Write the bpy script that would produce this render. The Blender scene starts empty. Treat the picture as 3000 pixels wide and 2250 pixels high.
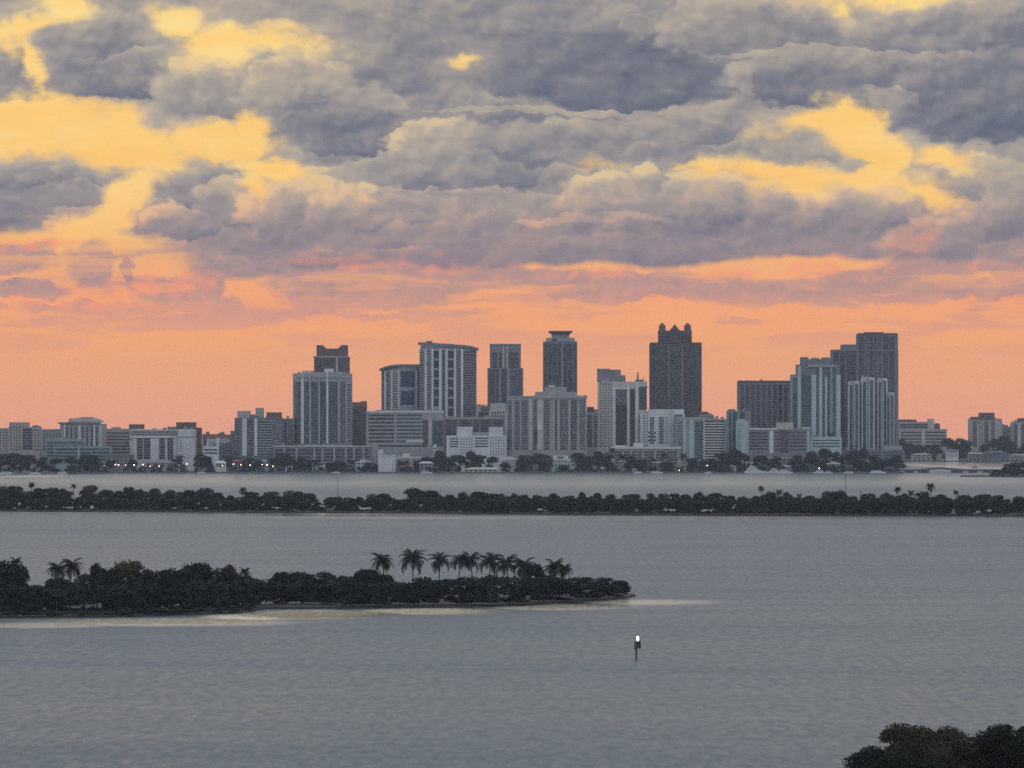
import bpy, math, random
import numpy as np
from mathutils import Vector
random.seed(7)
S = bpy.context.scene
COL = S.collection
# ---------------------------------------------------------------- place: metres, camera 60 m up looking along +Y
F = 14640.0      # focal length in photo pixels (3000 wide)
YH = 1239.0      # eye level row
H = 60.0
R2 = 1.48e7      # twice the (refracted) earth radius: the bay curves away
def gz(d): return -d * d / R2
def X(px, Y): return (px - 1500.0) / F * Y
def Z(py, Y): return H - (py - YH) / F * Y
def gY(py):
    t = (py - YH) / F
    return (t - math.sqrt(max(t * t - 4 * H / R2, 0))) * R2 / 2

class NT:
    """small helper to write node trees"""
    def __init__(s, tree): s.t = tree; s.n = tree.nodes; s.l = tree.links
    def new(s, typ, **kw):
        n = s.n.new(typ)
        for k, v in kw.items(): setattr(n, k, v)
        return n
    def put(s, sock, v):
        if v is None: return
        if isinstance(v, bpy.types.NodeSocket): s.l.new(v, sock)
        else: sock.default_value = v
    def m(s, op, a, b=None, c=None, clamp=False):
        n = s.new('ShaderNodeMath', operation=op, use_clamp=clamp)
        s.put(n.inputs[0], a); s.put(n.inputs[1], b)
        if c is not None: s.put(n.inputs[2], c)
        return n.outputs[0]
    def v(s, op, a, b=None, scale=None):
        n = s.new('ShaderNodeVectorMath', operation=op)
        s.put(n.inputs[0], a)
        if b is not None: s.put(n.inputs[1], b)
        if scale is not None: s.put(n.inputs['Scale'], scale)
        return n.outputs['Value'] if op in ('LENGTH', 'DOT_PRODUCT', 'DISTANCE') else n.outputs[0]
    def xyz(s, x, y, z=0.0):
        n = s.new('ShaderNodeCombineXYZ')
        for i, q in enumerate((x, y, z)): s.put(n.inputs[i], q)
        return n.outputs[0]
    def sep(s, a):
        n = s.new('ShaderNodeSeparateXYZ'); s.put(n.inputs[0], a); return n.outputs
    def noise(s, vec, scale, detail=4.0, rough=0.5, lac=2.0, dim='2D', typ='FBM', dist=0.0):
        n = s.new('ShaderNodeTexNoise', noise_dimensions=dim)
        try: n.noise_type = typ; n.normalize = True
        except Exception: pass
        s.put(n.inputs['Vector'], vec); n.inputs['Scale'].default_value = scale
        n.inputs['Detail'].default_value = detail; n.inputs['Roughness'].default_value = rough
        n.inputs['Lacunarity'].default_value = lac; n.inputs['Distortion'].default_value = dist
        return n
    def ss(s, x, a, b, lo=0.0, hi=1.0, smooth=True):
        n = s.new('ShaderNodeMapRange', interpolation_type='SMOOTHSTEP' if smooth else 'LINEAR')
        s.put(n.inputs[0], x)
        for i, q in enumerate((a, b, lo, hi)): s.put(n.inputs[i + 1], q)
        return n.outputs[0]
    def mix(s, f, a, b, blend='MIX'):
        n = s.new('ShaderNodeMix', data_type='RGBA', blend_type=blend)
        s.put(n.inputs[0], f); s.put(n.inputs[6], a); s.put(n.inputs[7], b)
        return n.outputs[2]
    def ramp(s, x, stops, interp='LINEAR'):
        n = s.new('ShaderNodeValToRGB'); n.color_ramp.interpolation = interp
        e = n.color_ramp.elements
        while len(e) < len(stops): e.new(0.5)
        for el, (p, c) in zip(e, stops): el.position = p; el.color = c
        s.put(n.inputs[0], x)
        return n.outputs[0]
    def after(s, vec, val):
        """vec again, but evaluated after val (keeps the shader's working set small)"""
        n = s.new('ShaderNodeVectorMath', operation='MULTIPLY_ADD')
        s.put(n.inputs[0], val); n.inputs[1].default_value = (1e-9, 1e-9, 0); s.put(n.inputs[2], vec)
        return n.outputs[0]
    def ell(s, vec, c):
        """normalised radius of an ellipse (cx, cy, rx, ry, rot deg)"""
        n = s.new('ShaderNodeMapping', vector_type='TEXTURE')
        s.put(n.inputs[0], vec)
        n.inputs[1].default_value = (c[0], c[1], 0)
        n.inputs[2].default_value = (0, 0, math.radians(c[4] if len(c) > 4 else 0))
        n.inputs[3].default_value = (c[2], c[3], 1)
        return s.v('LENGTH', n.outputs[0])

def lin(r, g, b):
    f = lambda c: (c / 255 / 12.92) if c / 255 <= 0.04045 else ((c / 255 + 0.055) / 1.055) ** 2.4
    return (f(r), f(g), f(b), 1.0)
HAZE = 2.2e-5
# ---------------------------------------------------------------- sky: Nishita dusk with a broken cloud deck, laid out by azimuth and elevation
SUN_AZ, SUN_EL = -2.6, 3.0      # degrees right of +Y, above the horizon
def make_world():
    w = bpy.data.worlds.new("World"); S.world = w; w.use_nodes = True
    T = NT(w.node_tree); T.n.clear()
    d = T.new('ShaderNodeTexCoord').outputs['Generated']
    x, y, z = T.sep(T.v('NORMALIZE', d))
    az = T.m('ARCTAN2', x, y)
    el = T.m('ARCSINE', z)
    U = T.m('MULTIPLY_ADD', az, 14.64, 1.5)
    V = T.m('MULTIPLY_ADD', el, -14.64, 1.239)
    P0 = T.xyz(U, V)
    # domain warp gives every outline a cloudy edge
    w1 = T.noise(T.xyz(U, T.m('MULTIPLY', V, 1.5)), 2.6, 2, 0.5).outputs['Color']
    w2 = T.noise(T.xyz(U, T.m('MULTIPLY', V, 1.4)), 12.0, 5, 0.55).outputs['Color']
    off = T.v('ADD', T.v('MULTIPLY', T.v('SUBTRACT', w1, (.5, .5, .5)), (.13, .075, 0)),
              T.v('MULTIPLY', T.v('SUBTRACT', w2, (.5, .5, .5)), (.085, .06, 0)))
    P = T.v('ADD', P0, off)
    # clear gaps
    gaps = [(.05, .375, .28, .088), (.36, .425, .27, .09, 8), (.62, .42, .16, .062), (.755, .39, .055, .07),
            (.79, .505, .115, .026, 14), (.735, .545, .04, .04), (.36, .585, .18, .052, -33), (.20, .675, .085, .05),
            (.29, .735, .055, .06), (.385, .79, .07, .03, 20), (.52, .075, .07, .042), (.63, .135, .11, .055),
            (.79, .125, .14, .028, 4), (.19, .02, .07, .045), (.10, .07, .10, .028, -30), (.0, .11, .035, .05),
            (.085, .19, .014, .07, -8), (2.50, .385, .10, .085), (2.37, .36, .10, .028, -14), (2.57, .46, .085, .085),
            (2.22, .512, .2, .026, 5), (2.44, .54, .25, .03, -2), (2.36, .56, .06, .026), (2.76, .475, .09, .03, 8),
            (2.66, .55, .13, .022, 14), (1.97, .482, .09, .009, 2), (2.62, -.01, .17, .026), (2.47, .02, .022, .03),
            (1.34, .18, .026, .013, -20)]
    G = None
    C = P
    for g in gaps:
        if G is not None: C = T.after(C, G)
        e = T.m('MULTIPLY', T.m('SUBTRACT', T.ell(C, g), 1.0), min(g[2], g[3]) ** .8 * .6)
        G = e if G is None else T.m('MINIMUM', G, e)
    # billows: cauliflower relief from cell noise
    Q = T.v('ADD', T.xyz(U, T.m('MULTIPLY', V, 1.35)), T.v('SCALE', off, scale=.55))
    def billow(vec):
        n = T.new('ShaderNodeTexVoronoi', voronoi_dimensions='2D', feature='SMOOTH_F1')
        n.normalize = False
        T.put(n.inputs['Vector'], vec); n.inputs['Scale'].default_value = 6.2; n.inputs['Detail'].default_value = 2.0
        n.inputs['Roughness'].default_value = .55; n.inputs['Lacunarity'].default_value = 2.3; n.inputs['Smoothness'].default_value = .35
        return n.outputs['Distance']
    b1 = billow(Q)
    b2 = billow(T.v('ADD', Q, (-.014, -.028, 0)))
    puff = T.m('SUBTRACT', b2, b1)            # > 0 on the tops of billows
    bh = T.m('SUBTRACT', T.m('MULTIPLY', b1, .55), .43)   # < 0 in billow centres
    fb = T.noise(T.xyz(U, T.m('MULTIPLY', V, 1.7)), 5.0, 8, 0.58)
    f1 = T.m('SUBTRACT', fb.outputs[0], .5)
    hole = T.m('MINIMUM', T.ss(T.ell(P, (2.475, .485, .05, .022)), .7, 1.3), T.ss(T.ell(P, (2.34, .46, .11, .035)), .7, 1.2))
    G = T.m('ADD', G, T.m('SUBTRACT', T.m('MULTIPLY', f1, .085), T.m('MULTIPLY', bh, .045)))
    clear = T.m('MULTIPLY', T.ss(G, .026, -.022), hole)
    edge = T.ss(G, .085, .0)
    # relief of the cloud deck: light on tops and left sides
    strat = T.noise(T.v('ADD', T.xyz(T.m('MULTIPLY', U, .55), T.m('MULTIPLY', V, 5.5)), off), 3.2, 6, 0.55).outputs[0]
    # cloud masses, far to near: (ellipse, tone, rim light)
    masses = [((.90, .05, .36, .07), .56, .2), ((.18, .15, .22, .10, -8), .52, .22), ((.25, .245, .30, .055), .30, .3), ((.02, .20, .08, .10), .36, .25),
              ((.45, .205, .16, .05, -6), .46, .25), ((.70, .225, .30, .085, -10), .56, .3), ((.76, .31, .26, .035), .36, .2), ((.83, .235, .13, .06), .66, .25), ((1.05, .255, .20, .05, 24), .64, .2),
              ((1.38, .13, .42, .14), .40, .12), ((1.80, .21, .36, .13), .22, .12), ((1.87, .09, .06, .04), .48, .2), ((2.22, .085, .28, .12), .52, .36), ((2.30, .10, .2, .07), .44, .1), ((2.76, .10, .32, .085), .42, .28),
              ((2.50, .235, .42, .085), .32, .36), ((2.88, .29, .30, .13), .25, .22), ((2.62, .285, .09, .03, 15), .46, .2),
              ((1.03, .375, .24, .075), .33, .15), ((1.42, .345, .3, .05), .42, .25), ((1.30, .43, .15, .085), .66, .3), ((1.18, .51, .22, .07, -6), .52, .3), ((1.42, .53, .13, .08), .38, .3), ((1.68, .42, .28, .07), .42, .3),
              ((1.98, .37, .24, .06), .50, .28), ((2.20, .46, .22, .045), .40, .2), ((1.94, .445, .14, .035), .36, .15), ((2.34, .465, .10, .04), .44, .15),
              ((.95, .555, .22, .05, -8), .56, .25), ((1.45, .62, .36, .06), .56, .22), ((1.78, .585, .17, .085), .66, .35),
              ((.03, .56, .11, .15), .38, .25), ((.20, .525, .18, .03, 2), .40, .2), ((.15, .57, .12, .03), .42, .15), ((.57, .545, .13, .10), .36, .25), ((.70, .60, .13, .07), .48, .25), ((.44, .665, .10, .022), .42, .2), ((.52, .66, .11, .06), .50, .3),
              ((2.20, .66, .44, .12), .45, .28), ((2.02, .60, .14, .10), .52, .32), ((2.50, .63, .18, .09), .48, .32), ((2.38, .70, .26, .08), .40, .15), ((2.90, .60, .17, .13), .46, .3), ((2.76, .555, .10, .04), .40, .2), ((2.72, .70, .16, .09), .52, .3),
              ((1.00, .665, .32, .12), .54, .34), ((.80, .625, .10, .075), .58, .3), ((1.03, .635, .16, .07), .56, .32), ((.96, .715, .36, .04), .38, .12), ((1.52, .685, .40, .05), .44, .22), ((1.70, .745, .48, .05), .38, .14), ((1.16, .745, .26, .03), .42, .14),
              ((1.62, .328, .46, .013), .66, .1), ((2.44, .158, .40, .018), .60, .1), ((1.74, .645, .26, .014), .66, .1), ((1.30, .575, .22, .012), .64, .1), ((2.16, .235, .03, .06, -10), .56, .1), ((1.90, .52, .03, .07, -18), .64, .1), ((.42, .72, .2, .012), .6, .1)]
    bx = T.m('MULTIPLY', bh, .62)
    fx = T.m('MULTIPLY_ADD', f1, -.35, bx)
    L = None; C = P
    for c, tone, rim in masses:
        if L is not None: C = T.after(C, L)
        n = T.new('ShaderNodeMapping', vector_type='TEXTURE'); T.put(n.inputs[0], C)
        n.inputs[1].default_value = (c[0], c[1], 0); n.inputs[2].default_value = (0, 0, math.radians(c[4] if len(c) > 4 else 0)); n.inputs[3].default_value = (c[2], c[3], 1)
        ln = T.v('LENGTH', n.outputs[0])
        up = T.v('DOT_PRODUCT', n.outputs[0], (-.35, -1.0, 0.0))
        d_ = T.m('ADD', ln, fx)
        mask = T.ss(d_, 1.13, .90)
        sh = T.m('MULTIPLY_ADD', T.m('MULTIPLY', up, ln), rim * 1.05, tone)
        if L is None: L = T.m('MULTIPLY_ADD', T.m('SUBTRACT', sh, .53), mask, .53)
        else: L = T.m('MULTIPLY_ADD', T.m('SUBTRACT', sh, L), mask, L)
    lum = T.m('MINIMUM', L, .86)
    lum = T.m('MULTIPLY_ADD', puff, .30, lum)
    lum = T.m('MULTIPLY_ADD', f1, .16, lum)
    lum = T.m('MULTIPLY_ADD', T.m('SUBTRACT', strat, .5), .22, lum)
    lum = T.m('MULTIPLY_ADD', edge, .24, lum)
    lum = T.m('ADD', lum, 0.0, clamp=True)
    c_hi = T.ramp(lum, [(0, lin(94, 101, 120)), (.3, lin(124, 125, 135)), (.55, lin(157, 150, 147)), (.8, lin(186, 172, 155)), (1, lin(222, 196, 154))])
    c_lo = T.ramp(lum, [(0, lin(126, 118, 132)), (.35, lin(146, 131, 139)), (.6, lin(172, 143, 140)), (.85, lin(226, 156, 132)), (1, lin(250, 160, 122))])
    cloud = T.mix(T.ss(V, .48, .84), c_hi, c_lo)
    # clear air behind the clouds
    Vn = T.m('DIVIDE', V, 1.25, clamp=True)
    air = T.ramp(Vn, [(0, lin(255, 222, 142)), (.25, lin(255, 210, 126)), (.42, lin(255, 203, 118)), (.54, lin(254, 194, 112)), (.62, lin(248, 176, 118)),
                      (.70, lin(252, 168, 114)), (.80, lin(255, 170, 108)), (.90, lin(251, 168, 116)), (1, lin(244, 164, 127))])
    cir = T.noise(T.v('ADD', T.xyz(T.m('MULTIPLY', U, .7), T.m('MULTIPLY', V, 4.0)), T.v('SCALE', off, scale=.6)), 2.6, 6, .6).outputs[0]
    glow = T.mix(T.ss(cir, .36, .66), lin(255, 190, 96), lin(255, 232, 164))
    air = T.mix(T.m('MULTIPLY', T.ss(V, .78, .55), .26), air, glow)
    # low pink and mauve streaks
    sv = T.noise(T.v('ADD', T.xyz(T.m('MULTIPLY', U, .9), T.m('MULTIPLY', V, 6.5)), T.v('SCALE', off, scale=1.6)), 1.9, 7, 0.55).outputs[0]
    low = [(.06, .77, .13, .05), (.26, .79, .085, .08), (.375, .80, .022, .055), (.05, .86, .16, .022), (.56, .885, .17, .032, 6), (1.18, .805, .36, .05), (.92, .835, .14, .04), (.60, .83, .05, .05),
           (1.10, .868, .26, .032), (1.95, .825, .30, .034), (2.40, .858, .48, .030), (2.72, .80, .16, .065), (2.88, .85, .22, .028), (1.50, .805, .34, .036), (1.2, .925, .24, .014), (2.15, .935, .09, .012), (2.75, .955, .16, .013), (1.75, .855, .26, .024), (.25, .905, .2, .014), (.12, .955, .2, .008), (2.95, .78, .1, .04)]
    LO = None
    C = P
    for c in low:
        if LO is not None: C = T.after(C, LO)
        e = T.ss(T.m('ADD', T.ell(C, c), fx), 1.2, .72)
        LO = e if LO is None else T.m('MAXIMUM', LO, e)
    fall = T.ss(V, .98, .72)
    streak = T.m('MULTIPLY', T.m('MULTIPLY', T.ss(sv, .45, .63), T.ss(V, .66, .76)), T.ss(V, 1.12, .90))
    pink = T.m('MULTIPLY', T.ss(strat, .50, .68), T.ss(V, 1.02, .80))
    airp = T.mix(T.m('MULTIPLY', T.m('MULTIPLY', pink, T.ss(V, .66, .76)), .5), air, lin(250, 150, 118))
    lowc = T.mix(T.ss(V, .82, 1.0), T.mix(T.m('MULTIPLY_ADD', puff, 1.0, .38, clamp=True), lin(160, 137, 143), lin(206, 152, 138)), lin(226, 155, 130))
    airp = T.mix(T.m('MAXIMUM', T.m('MULTIPLY', LO, T.m('MULTIPLY', T.ss(V, 1.0, .82, .5, .88), T.ss(strat, .32, .52, .45, 1.0))), T.m('MULTIPLY', streak, .8)), airp, lowc)
    cor = None; C = P
    for c in [(.50, .825, .13, .055), (1.15, .765, .32, .028), (2.14, .80, .10, .022), (2.66, .70, .06, .10), (.09, .725, .10, .022), (2.45, .785, .2, .02), (1.75, .80, .12, .02), (.30, .90, .25, .012)]:
        if cor is not None: C = T.after(C, cor)
        e = T.ss(T.m('ADD', T.ell(C, c), fx), 1.3, .5)
        cor = e if cor is None else T.m('MAXIMUM', cor, e)
    coral = T.m('MULTIPLY', cor, T.ss(puff, -.15, .2, .1, .5))
    airp = T.mix(coral, airp, lin(255, 154, 116))
    # bottom edge of the main deck
    bot = T.noise(T.xyz(U, T.m('MULTIPLY', V, .6)), 1.5, 6, 0.5).outputs[0]
    bedge = T.m('ADD', .782, T.m('MULTIPLY', T.m('SUBTRACT', bot, .5), .22))
    under = T.ss(T.m('SUBTRACT', V, bedge), -.008, .016)
    under = T.m('MAXIMUM', under, T.m('MULTIPLY', T.ss(T.ell(P, (.22, .80, .35, .13)), 1.15, .8), T.ss(V, .64, .70)))
    openness = T.m('MAXIMUM', clear, under)
    cloud = T.mix(T.m('MULTIPLY', coral, .6), cloud, lin(244, 146, 118))
    view = T.mix(openness, cloud, airp)
    # the rest of the dome: Nishita dusk sky behind broken cloud
    ny = T.new('ShaderNodeTexSky', sky_type='NISHITA')
    ny.sun_disc = False; ny.sun_elevation = math.radians(SUN_EL); ny.sun_rotation = math.radians(SUN_AZ)
    ny.altitude = 60; ny.air_density = 1.2; ny.dust_density = 2.0; ny.ozone_density = 2.0
    nis = T.v('SCALE', ny.outputs[0], scale=T.m('MULTIPLY', T.ss(y, .95, -.1, .12, 1.0), SKY_STRENGTH))
    dome_n = T.noise(T.v('MULTIPLY', d, (1, 1, 3)), 3.2, 6, .55, dim='3D').outputs[0]
    dome_c = T.mix(T.ss(dome_n, .38, .62), lin(*DOME_A), lin(*DOME_B))
    dome_c = T.mix(T.ss(y, .1, .9), dome_c, T.mix(T.ss(dome_n, .38, .62), lin(174, 184, 194), lin(204, 210, 217)))
    dome = T.v('ADD', nis, dome_c)
    west = T.m('MULTIPLY', T.ss(T.m('ABSOLUTE', az), 1.1, .5), T.ss(el, .34, .15))
    b1 = T.new('ShaderNodeBackground'); T.put(b1.inputs[0], dome)
    b2 = T.new('ShaderNodeBackground'); T.put(b2.inputs[0], view)
    mx = T.new('ShaderNodeMixShader'); T.put(mx.inputs[0], west)
    T.l.new(b1.outputs[0], mx.inputs[1]); T.l.new(b2.outputs[0], mx.inputs[2])
    out = T.new('ShaderNodeOutputWorld'); T.l.new(mx.outputs[0], out.inputs[0])
    w.cycles.sampling_method = 'MANUAL'; w.cycles.sample_map_resolution = 512
SKY_STRENGTH = 0.06
DOME_A = (184, 195, 214); DOME_B = (234, 238, 246)
make_world()

sun = bpy.data.lights.new("sun", 'SUN'); sun.energy = 0.05; sun.angle = math.radians(50); sun.color = (1, .72, .45)
so = bpy.data.objects.new("sun", sun); COL.objects.link(so)
a, e = math.radians(SUN_AZ), math.radians(SUN_EL)
so.rotation_euler = Vector((-math.sin(a) * math.cos(e), -math.cos(a) * math.cos(e), -math.sin(e))).to_track_quat('-Z', 'Y').to_euler()
so.location = (0, 0, 500)

cam = bpy.data.cameras.new("camera"); co = bpy.data.objects.new("camera", cam); COL.objects.link(co)
co.location = (0, 0, H); co.rotation_euler = (math.radians(90), 0, 0)
cam.sensor_width = 36; cam.lens = 36 * F / 3000; cam.shift_y = (YH - 1125) / 3000
cam.clip_start = 1; cam.clip_end = 80000
S.camera = co
S.view_settings.view_transform = 'Standard'; S.view_settings.look = 'None'
S.view_settings.exposure = 0; S.view_settings.gamma = 1; S.view_settings.use_curve_mapping = False
S.cycles.max_bounces = 6; S.cycles.volume_bounces = 0; S.cycles.transparent_max_bounces = 8
S.cycles.use_denoising = False
# ---------------------------------------------------------------- helpers for objects
def tag(o, label=None, cat=None, group=None, kind=None):
    if label: o['label'] = label
    if cat: o['category'] = cat
    if group: o['group'] = group
    if kind: o['kind'] = kind
    return o
def empty(name, loc):
    o = bpy.data.objects.new(name, None); COL.objects.link(o); o.location = loc; o.empty_display_size = 5
    return o
class MB:
    """collects polygons, becomes one mesh object"""
    def __init__(s): s.v = []; s.f = []; s.mi = []
    def add(s, vs, fs, mi=0):
        k = len(s.v); s.v += [tuple(p) for p in vs]
        s.f += [tuple(i + k for i in f) for f in fs]; s.mi += [mi] * len(fs)
    def prism(s, pts, z0, z1, mi=0, top=None):
        """vertical prism over a counter-clockwise outline; top: optional outline of the upper face"""
        n = len(pts); top = top or pts
        z0s = z0 if isinstance(z0, (list, tuple)) else [z0] * n
        z1s = z1 if isinstance(z1, (list, tuple)) else [z1] * n
        vs = [(p[0], p[1], a) for p, a in zip(pts, z0s)] + [(p[0], p[1], a) for p, a in zip(top, z1s)]
        fs = [(i, (i + 1) % n, n + (i + 1) % n, n + i) for i in range(n)] + [tuple(range(n - 1, -1, -1)), tuple(range(n, 2 * n))]
        s.add(vs, fs, mi)
    def box(s, x0, x1, y0, y1, z0, z1, mi=0):
        s.prism([(x0, y0), (x1, y0), (x1, y1), (x0, y1)], z0, z1, mi)
    def tube(s, path, radii, n=8, mi=0, cap=True):
        vs = []; fs = []
        for i, p in enumerate(path):
            p = Vector(p)
            d = (Vector(path[min(i + 1, len(path) - 1)]) - Vector(path[max(i - 1, 0)])).normalized()
            u = d.orthogonal().normalized(); w = d.cross(u)
            if i and u.dot(pu) < 0: pass
            pu = u
            u = (Vector((1, 0, 0)) - d * d.x); u = u.normalized() if u.length > .2 else (Vector((0, 1, 0)) - d * d.y).normalized()
            w = d.cross(u)
            for k in range(n):
                a = 2 * math.pi * k / n
                vs.append(p + u * (math.cos(a) * radii[i]) + w * (math.sin(a) * radii[i]))
        for i in range(len(path) - 1):
            for k in range(n):
                fs.append((i * n + k, i * n + (k + 1) % n, (i + 1) * n + (k + 1) % n, (i + 1) * n + k))
        if cap:
            fs.append(tuple(range(n - 1, -1, -1))); fs.append(tuple(range((len(path) - 1) * n, len(path) * n)))
        s.add(vs, fs, mi)
    def build(s, name, mats, parent=None, smooth=False):
        me = bpy.data.meshes.new(name); me.from_pydata(s.v, [], s.f)
        if not isinstance(mats, (list, tuple)): mats = [mats]
        for m in mats: me.materials.append(m)
        me.polygons.foreach_set('material_index', s.mi)
        if smooth: me.polygons.foreach_set('use_smooth', [True] * len(s.f))
        me.update()
        o = bpy.data.objects.new(name, me); COL.objects.link(o)
        if parent: o.parent = parent
        return o
def new_mat(name):
    m = bpy.data.materials.new(name); m.use_nodes = True
    T = NT(m.node_tree); T.n.clear()
    out = T.new('ShaderNodeOutputMaterial'); b = T.new('ShaderNodeBsdfPrincipled')
    T.l.new(b.outputs[0], out.inputs[0])
    return m, T, b
def plain(name, col, rough=.7, vary=.18, scale=.25, metal=0.0):
    m, T, b = new_mat(name)
    tc = T.new('ShaderNodeTexCoord').outputs['Object']
    n = T.noise(tc, scale, 5, .6, dim='3D').outputs[0]
    n2 = T.noise(T.v('MULTIPLY', tc, (1, 1, .12)), scale * 2.2, 4, .6, dim='3D').outputs[0]
    f = T.m('MULTIPLY_ADD', T.m('ADD', T.m('SUBTRACT', n, .5), T.m('SUBTRACT', n2, .5)), vary * 2, 1.0)
    T.put(b.inputs['Base Color'], T.v('SCALE', tuple(col[:3]), scale=f))
    b.inputs['Roughness'].default_value = rough; b.inputs['Metallic'].default_value = metal
    return m

# ---------------------------------------------------------------- the bay: one curved sheet, ruffled by wind, calm in the lee of the land
def curved_grid(name, x0f, ys, mats, dz=0.0, nx=24):
    mb = MB(); vs = []
    for y in ys:
        for i in range(nx + 1):
            x = x0f(y) * (2 * i / nx - 1)
            vs.append((x, y, gz(math.hypot(x, y)) + dz))
    fs = [(j * (nx + 1) + i, j * (nx + 1) + i + 1, (j + 1) * (nx + 1) + i + 1, (j + 1) * (nx + 1) + i) for j in range(len(ys) - 1) for i in range(nx)]
    mb.add(vs, fs)
    return mb.build(name, mats, smooth=True)
def water_mat():
    m, T, b = new_mat("bay_water")
    pos = T.new('ShaderNodeNewGeometry').outputs['Position']
    x, y, z = T.sep(pos)
    P = T.xyz(x, y)
    # calm patches: (x, y, rx, ry, amount)
    calm = None
    wv = T.noise(T.v('MULTIPLY', P, (.02, .004, 0)), 1.0, 5, .6).outputs['Color']
    Pw = T.v('ADD', P, T.v('MULTIPLY', T.v('SUBTRACT', wv, (.5, .5, .5)), (26, 16, 0)))
    C = Pw
    for cx, cy, rx, ry, am in CALM:
        if calm is not None: C = T.after(C, calm)
        e = T.ss(T.ell(C, (cx, cy, rx, ry)), 1.25, .45, 0.0, am)
        calm = e if calm is None else T.m('MAXIMUM', calm, e)
    # wind bands
    bands = T.noise(T.v('MULTIPLY', P, (.0016, .0042, 0)), 1.0, 6, .62, dist=.6).outputs[0]
    streak = T.noise(T.v('MULTIPLY', P, (.006, .03, 0)), 1.0, 5, .6).outputs[0]
    bd = T.m('ADD', T.m('MULTIPLY', T.m('SUBTRACT', bands, .5), 1.0), T.m('MULTIPLY', T.m('SUBTRACT', streak, .5), .7))
    rough = T.m('MULTIPLY_ADD', bd, -.16, WATER_ROUGH)
    paws = T.noise(T.v('MULTIPLY', P, (.42, .085, 0)), 1.0, 4, .6).outputs[0]
    rough = T.m('MULTIPLY_ADD', T.m('SUBTRACT', paws, .5), .40, rough)
    inv = T.m('SUBTRACT', 1.0, calm)
    rough = T.m('MAXIMUM', T.m('MULTIPLY', rough, T.m('MULTIPLY_ADD', inv, .7, .3)), .09)
    chop = T.noise(T.v('MULTIPLY', P, (.30, .42, 0)), 1.0, 5, .62).outputs[0]
    swell = T.noise(T.v('MULTIPLY', P, (.05, .035, 0)), 1.0, 4, .6).outputs[0]
    hgt = T.m('ADD', T.m('MULTIPLY', chop, .5), T.m('MULTIPLY', swell, 1.1))
    bump = T.new('ShaderNodeBump'); bump.inputs['Distance'].default_value = WATER_BUMP
    T.put(bump.inputs['Strength'], T.m('MULTIPLY', inv, 1.0)); T.put(bump.inputs['Height'], hgt)
    T.put(b.inputs['Normal'], bump.outputs[0]); T.put(b.inputs['Roughness'], rough)
    b.inputs['IOR'].default_value = 1.333
    deep = T.mix(T.ss(bands, .35, .65), (.046, .088, .116, 1), (.060, .096, .112, 1))
    # bright sky glint, painted as pale patches into the water's base colour
    glint = None; C = Pw
    for cx, cy, rx, ry, am in GLINT:
        if glint is not None: C = T.after(C, glint)
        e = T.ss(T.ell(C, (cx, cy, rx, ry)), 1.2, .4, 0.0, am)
        glint = e if glint is None else T.m('MAXIMUM', glint, e)
    T.put(b.inputs['Base Color'], T.mix(glint, deep, (.95, .80, .54, 1)))
    return m
CALM_PX = [(920, 1801, 300, 13, 1.0), (500, 1822, 420, 11, .75), (100, 1829, 260, 10, .6), (1300, 1792, 280, 9, .7), (1650, 1774, 260, 12, .8), (1900, 1764, 200, 10, .6),
        (1000, 1509, 400, 5, .8), (2100, 1518, 1200, 5, .75), (400, 1504, 600, 4, .6), (2800, 1361, 210, 15, 1.0), (1500, 1402, 1900, 16, .5)]
GLINT_PX = [(905, 1800, 240, 13, 1.0), (720, 1807, 160, 11, .95), (480, 1823, 360, 13, .85), (120, 1831, 240, 10, .6), (1250, 1791, 260, 10, .9), (1620, 1778, 220, 10, .7), (1880, 1764, 170, 9, .5),
            (2790, 1362, 170, 13, 1.0), (1100, 1507, 260, 4, .5), (2000, 1517, 1100, 4, .35), (300, 1503, 400, 3.5, .3), (90, 1395, 120, 4, .5), (1500, 1410, 2300, 24, .22)]  # patches of painted glint, not a change of the sea bed
CALM = []; GLINT = []
for n_, (p_, q_, rp_, rq_, am_) in [(1, c) for c in CALM_PX] + [(0, c) for c in GLINT_PX]:
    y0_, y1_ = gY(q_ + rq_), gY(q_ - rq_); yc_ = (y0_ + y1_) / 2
    (CALM if n_ else GLINT).append((X(p_, yc_), yc_, rp_ / F * yc_, (y1_ - y0_) / 2, am_))
WATER_ROUGH = .34; WATER_BUMP = .6
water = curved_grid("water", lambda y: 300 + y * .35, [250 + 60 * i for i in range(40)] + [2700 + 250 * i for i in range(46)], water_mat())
tag(water, kind='structure')
# ---------------------------------------------------------------- trees
def leaf_mat(name, col, col2):
    m, T, b = new_mat(name)
    tc = T.new('ShaderNodeTexCoord').outputs['Object']
    oi = T.new('ShaderNodeObjectInfo').outputs['Random']
    n = T.noise(T.v('ADD', tc, T.xyz(T.m('MULTIPLY', oi, 37.0), 0.0)), .35, 3, .6, dim='3D').outputs[0]
    g = T.new('ShaderNodeNewGeometry').outputs['Random Per Island']
    f = T.m('ADD', T.m('MULTIPLY', n, .7), T.m('MULTIPLY', g, .4))
    c = T.mix(T.ss(f, .3, .8), lin(*col), lin(*col2))
    hue = T.new('ShaderNodeHueSaturation'); T.put(hue.inputs['Color'], c)
    T.put(hue.inputs['Hue'], T.m('MULTIPLY_ADD', oi, .05, .475)); T.put(hue.inputs['Value'], T.m('MULTIPLY_ADD', oi, .5, .75))
    T.put(b.inputs['Base Color'], hue.outputs[0]); b.inputs['Roughness'].default_value = .8
    b.inputs['Specular IOR Level'].default_value = .15
    return m
LEAF = leaf_mat("foliage", (22, 28, 24), (44, 50, 38))
LEAF_OLIVE = leaf_mat("olive_foliage", (38, 36, 26), (72, 66, 46))
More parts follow.
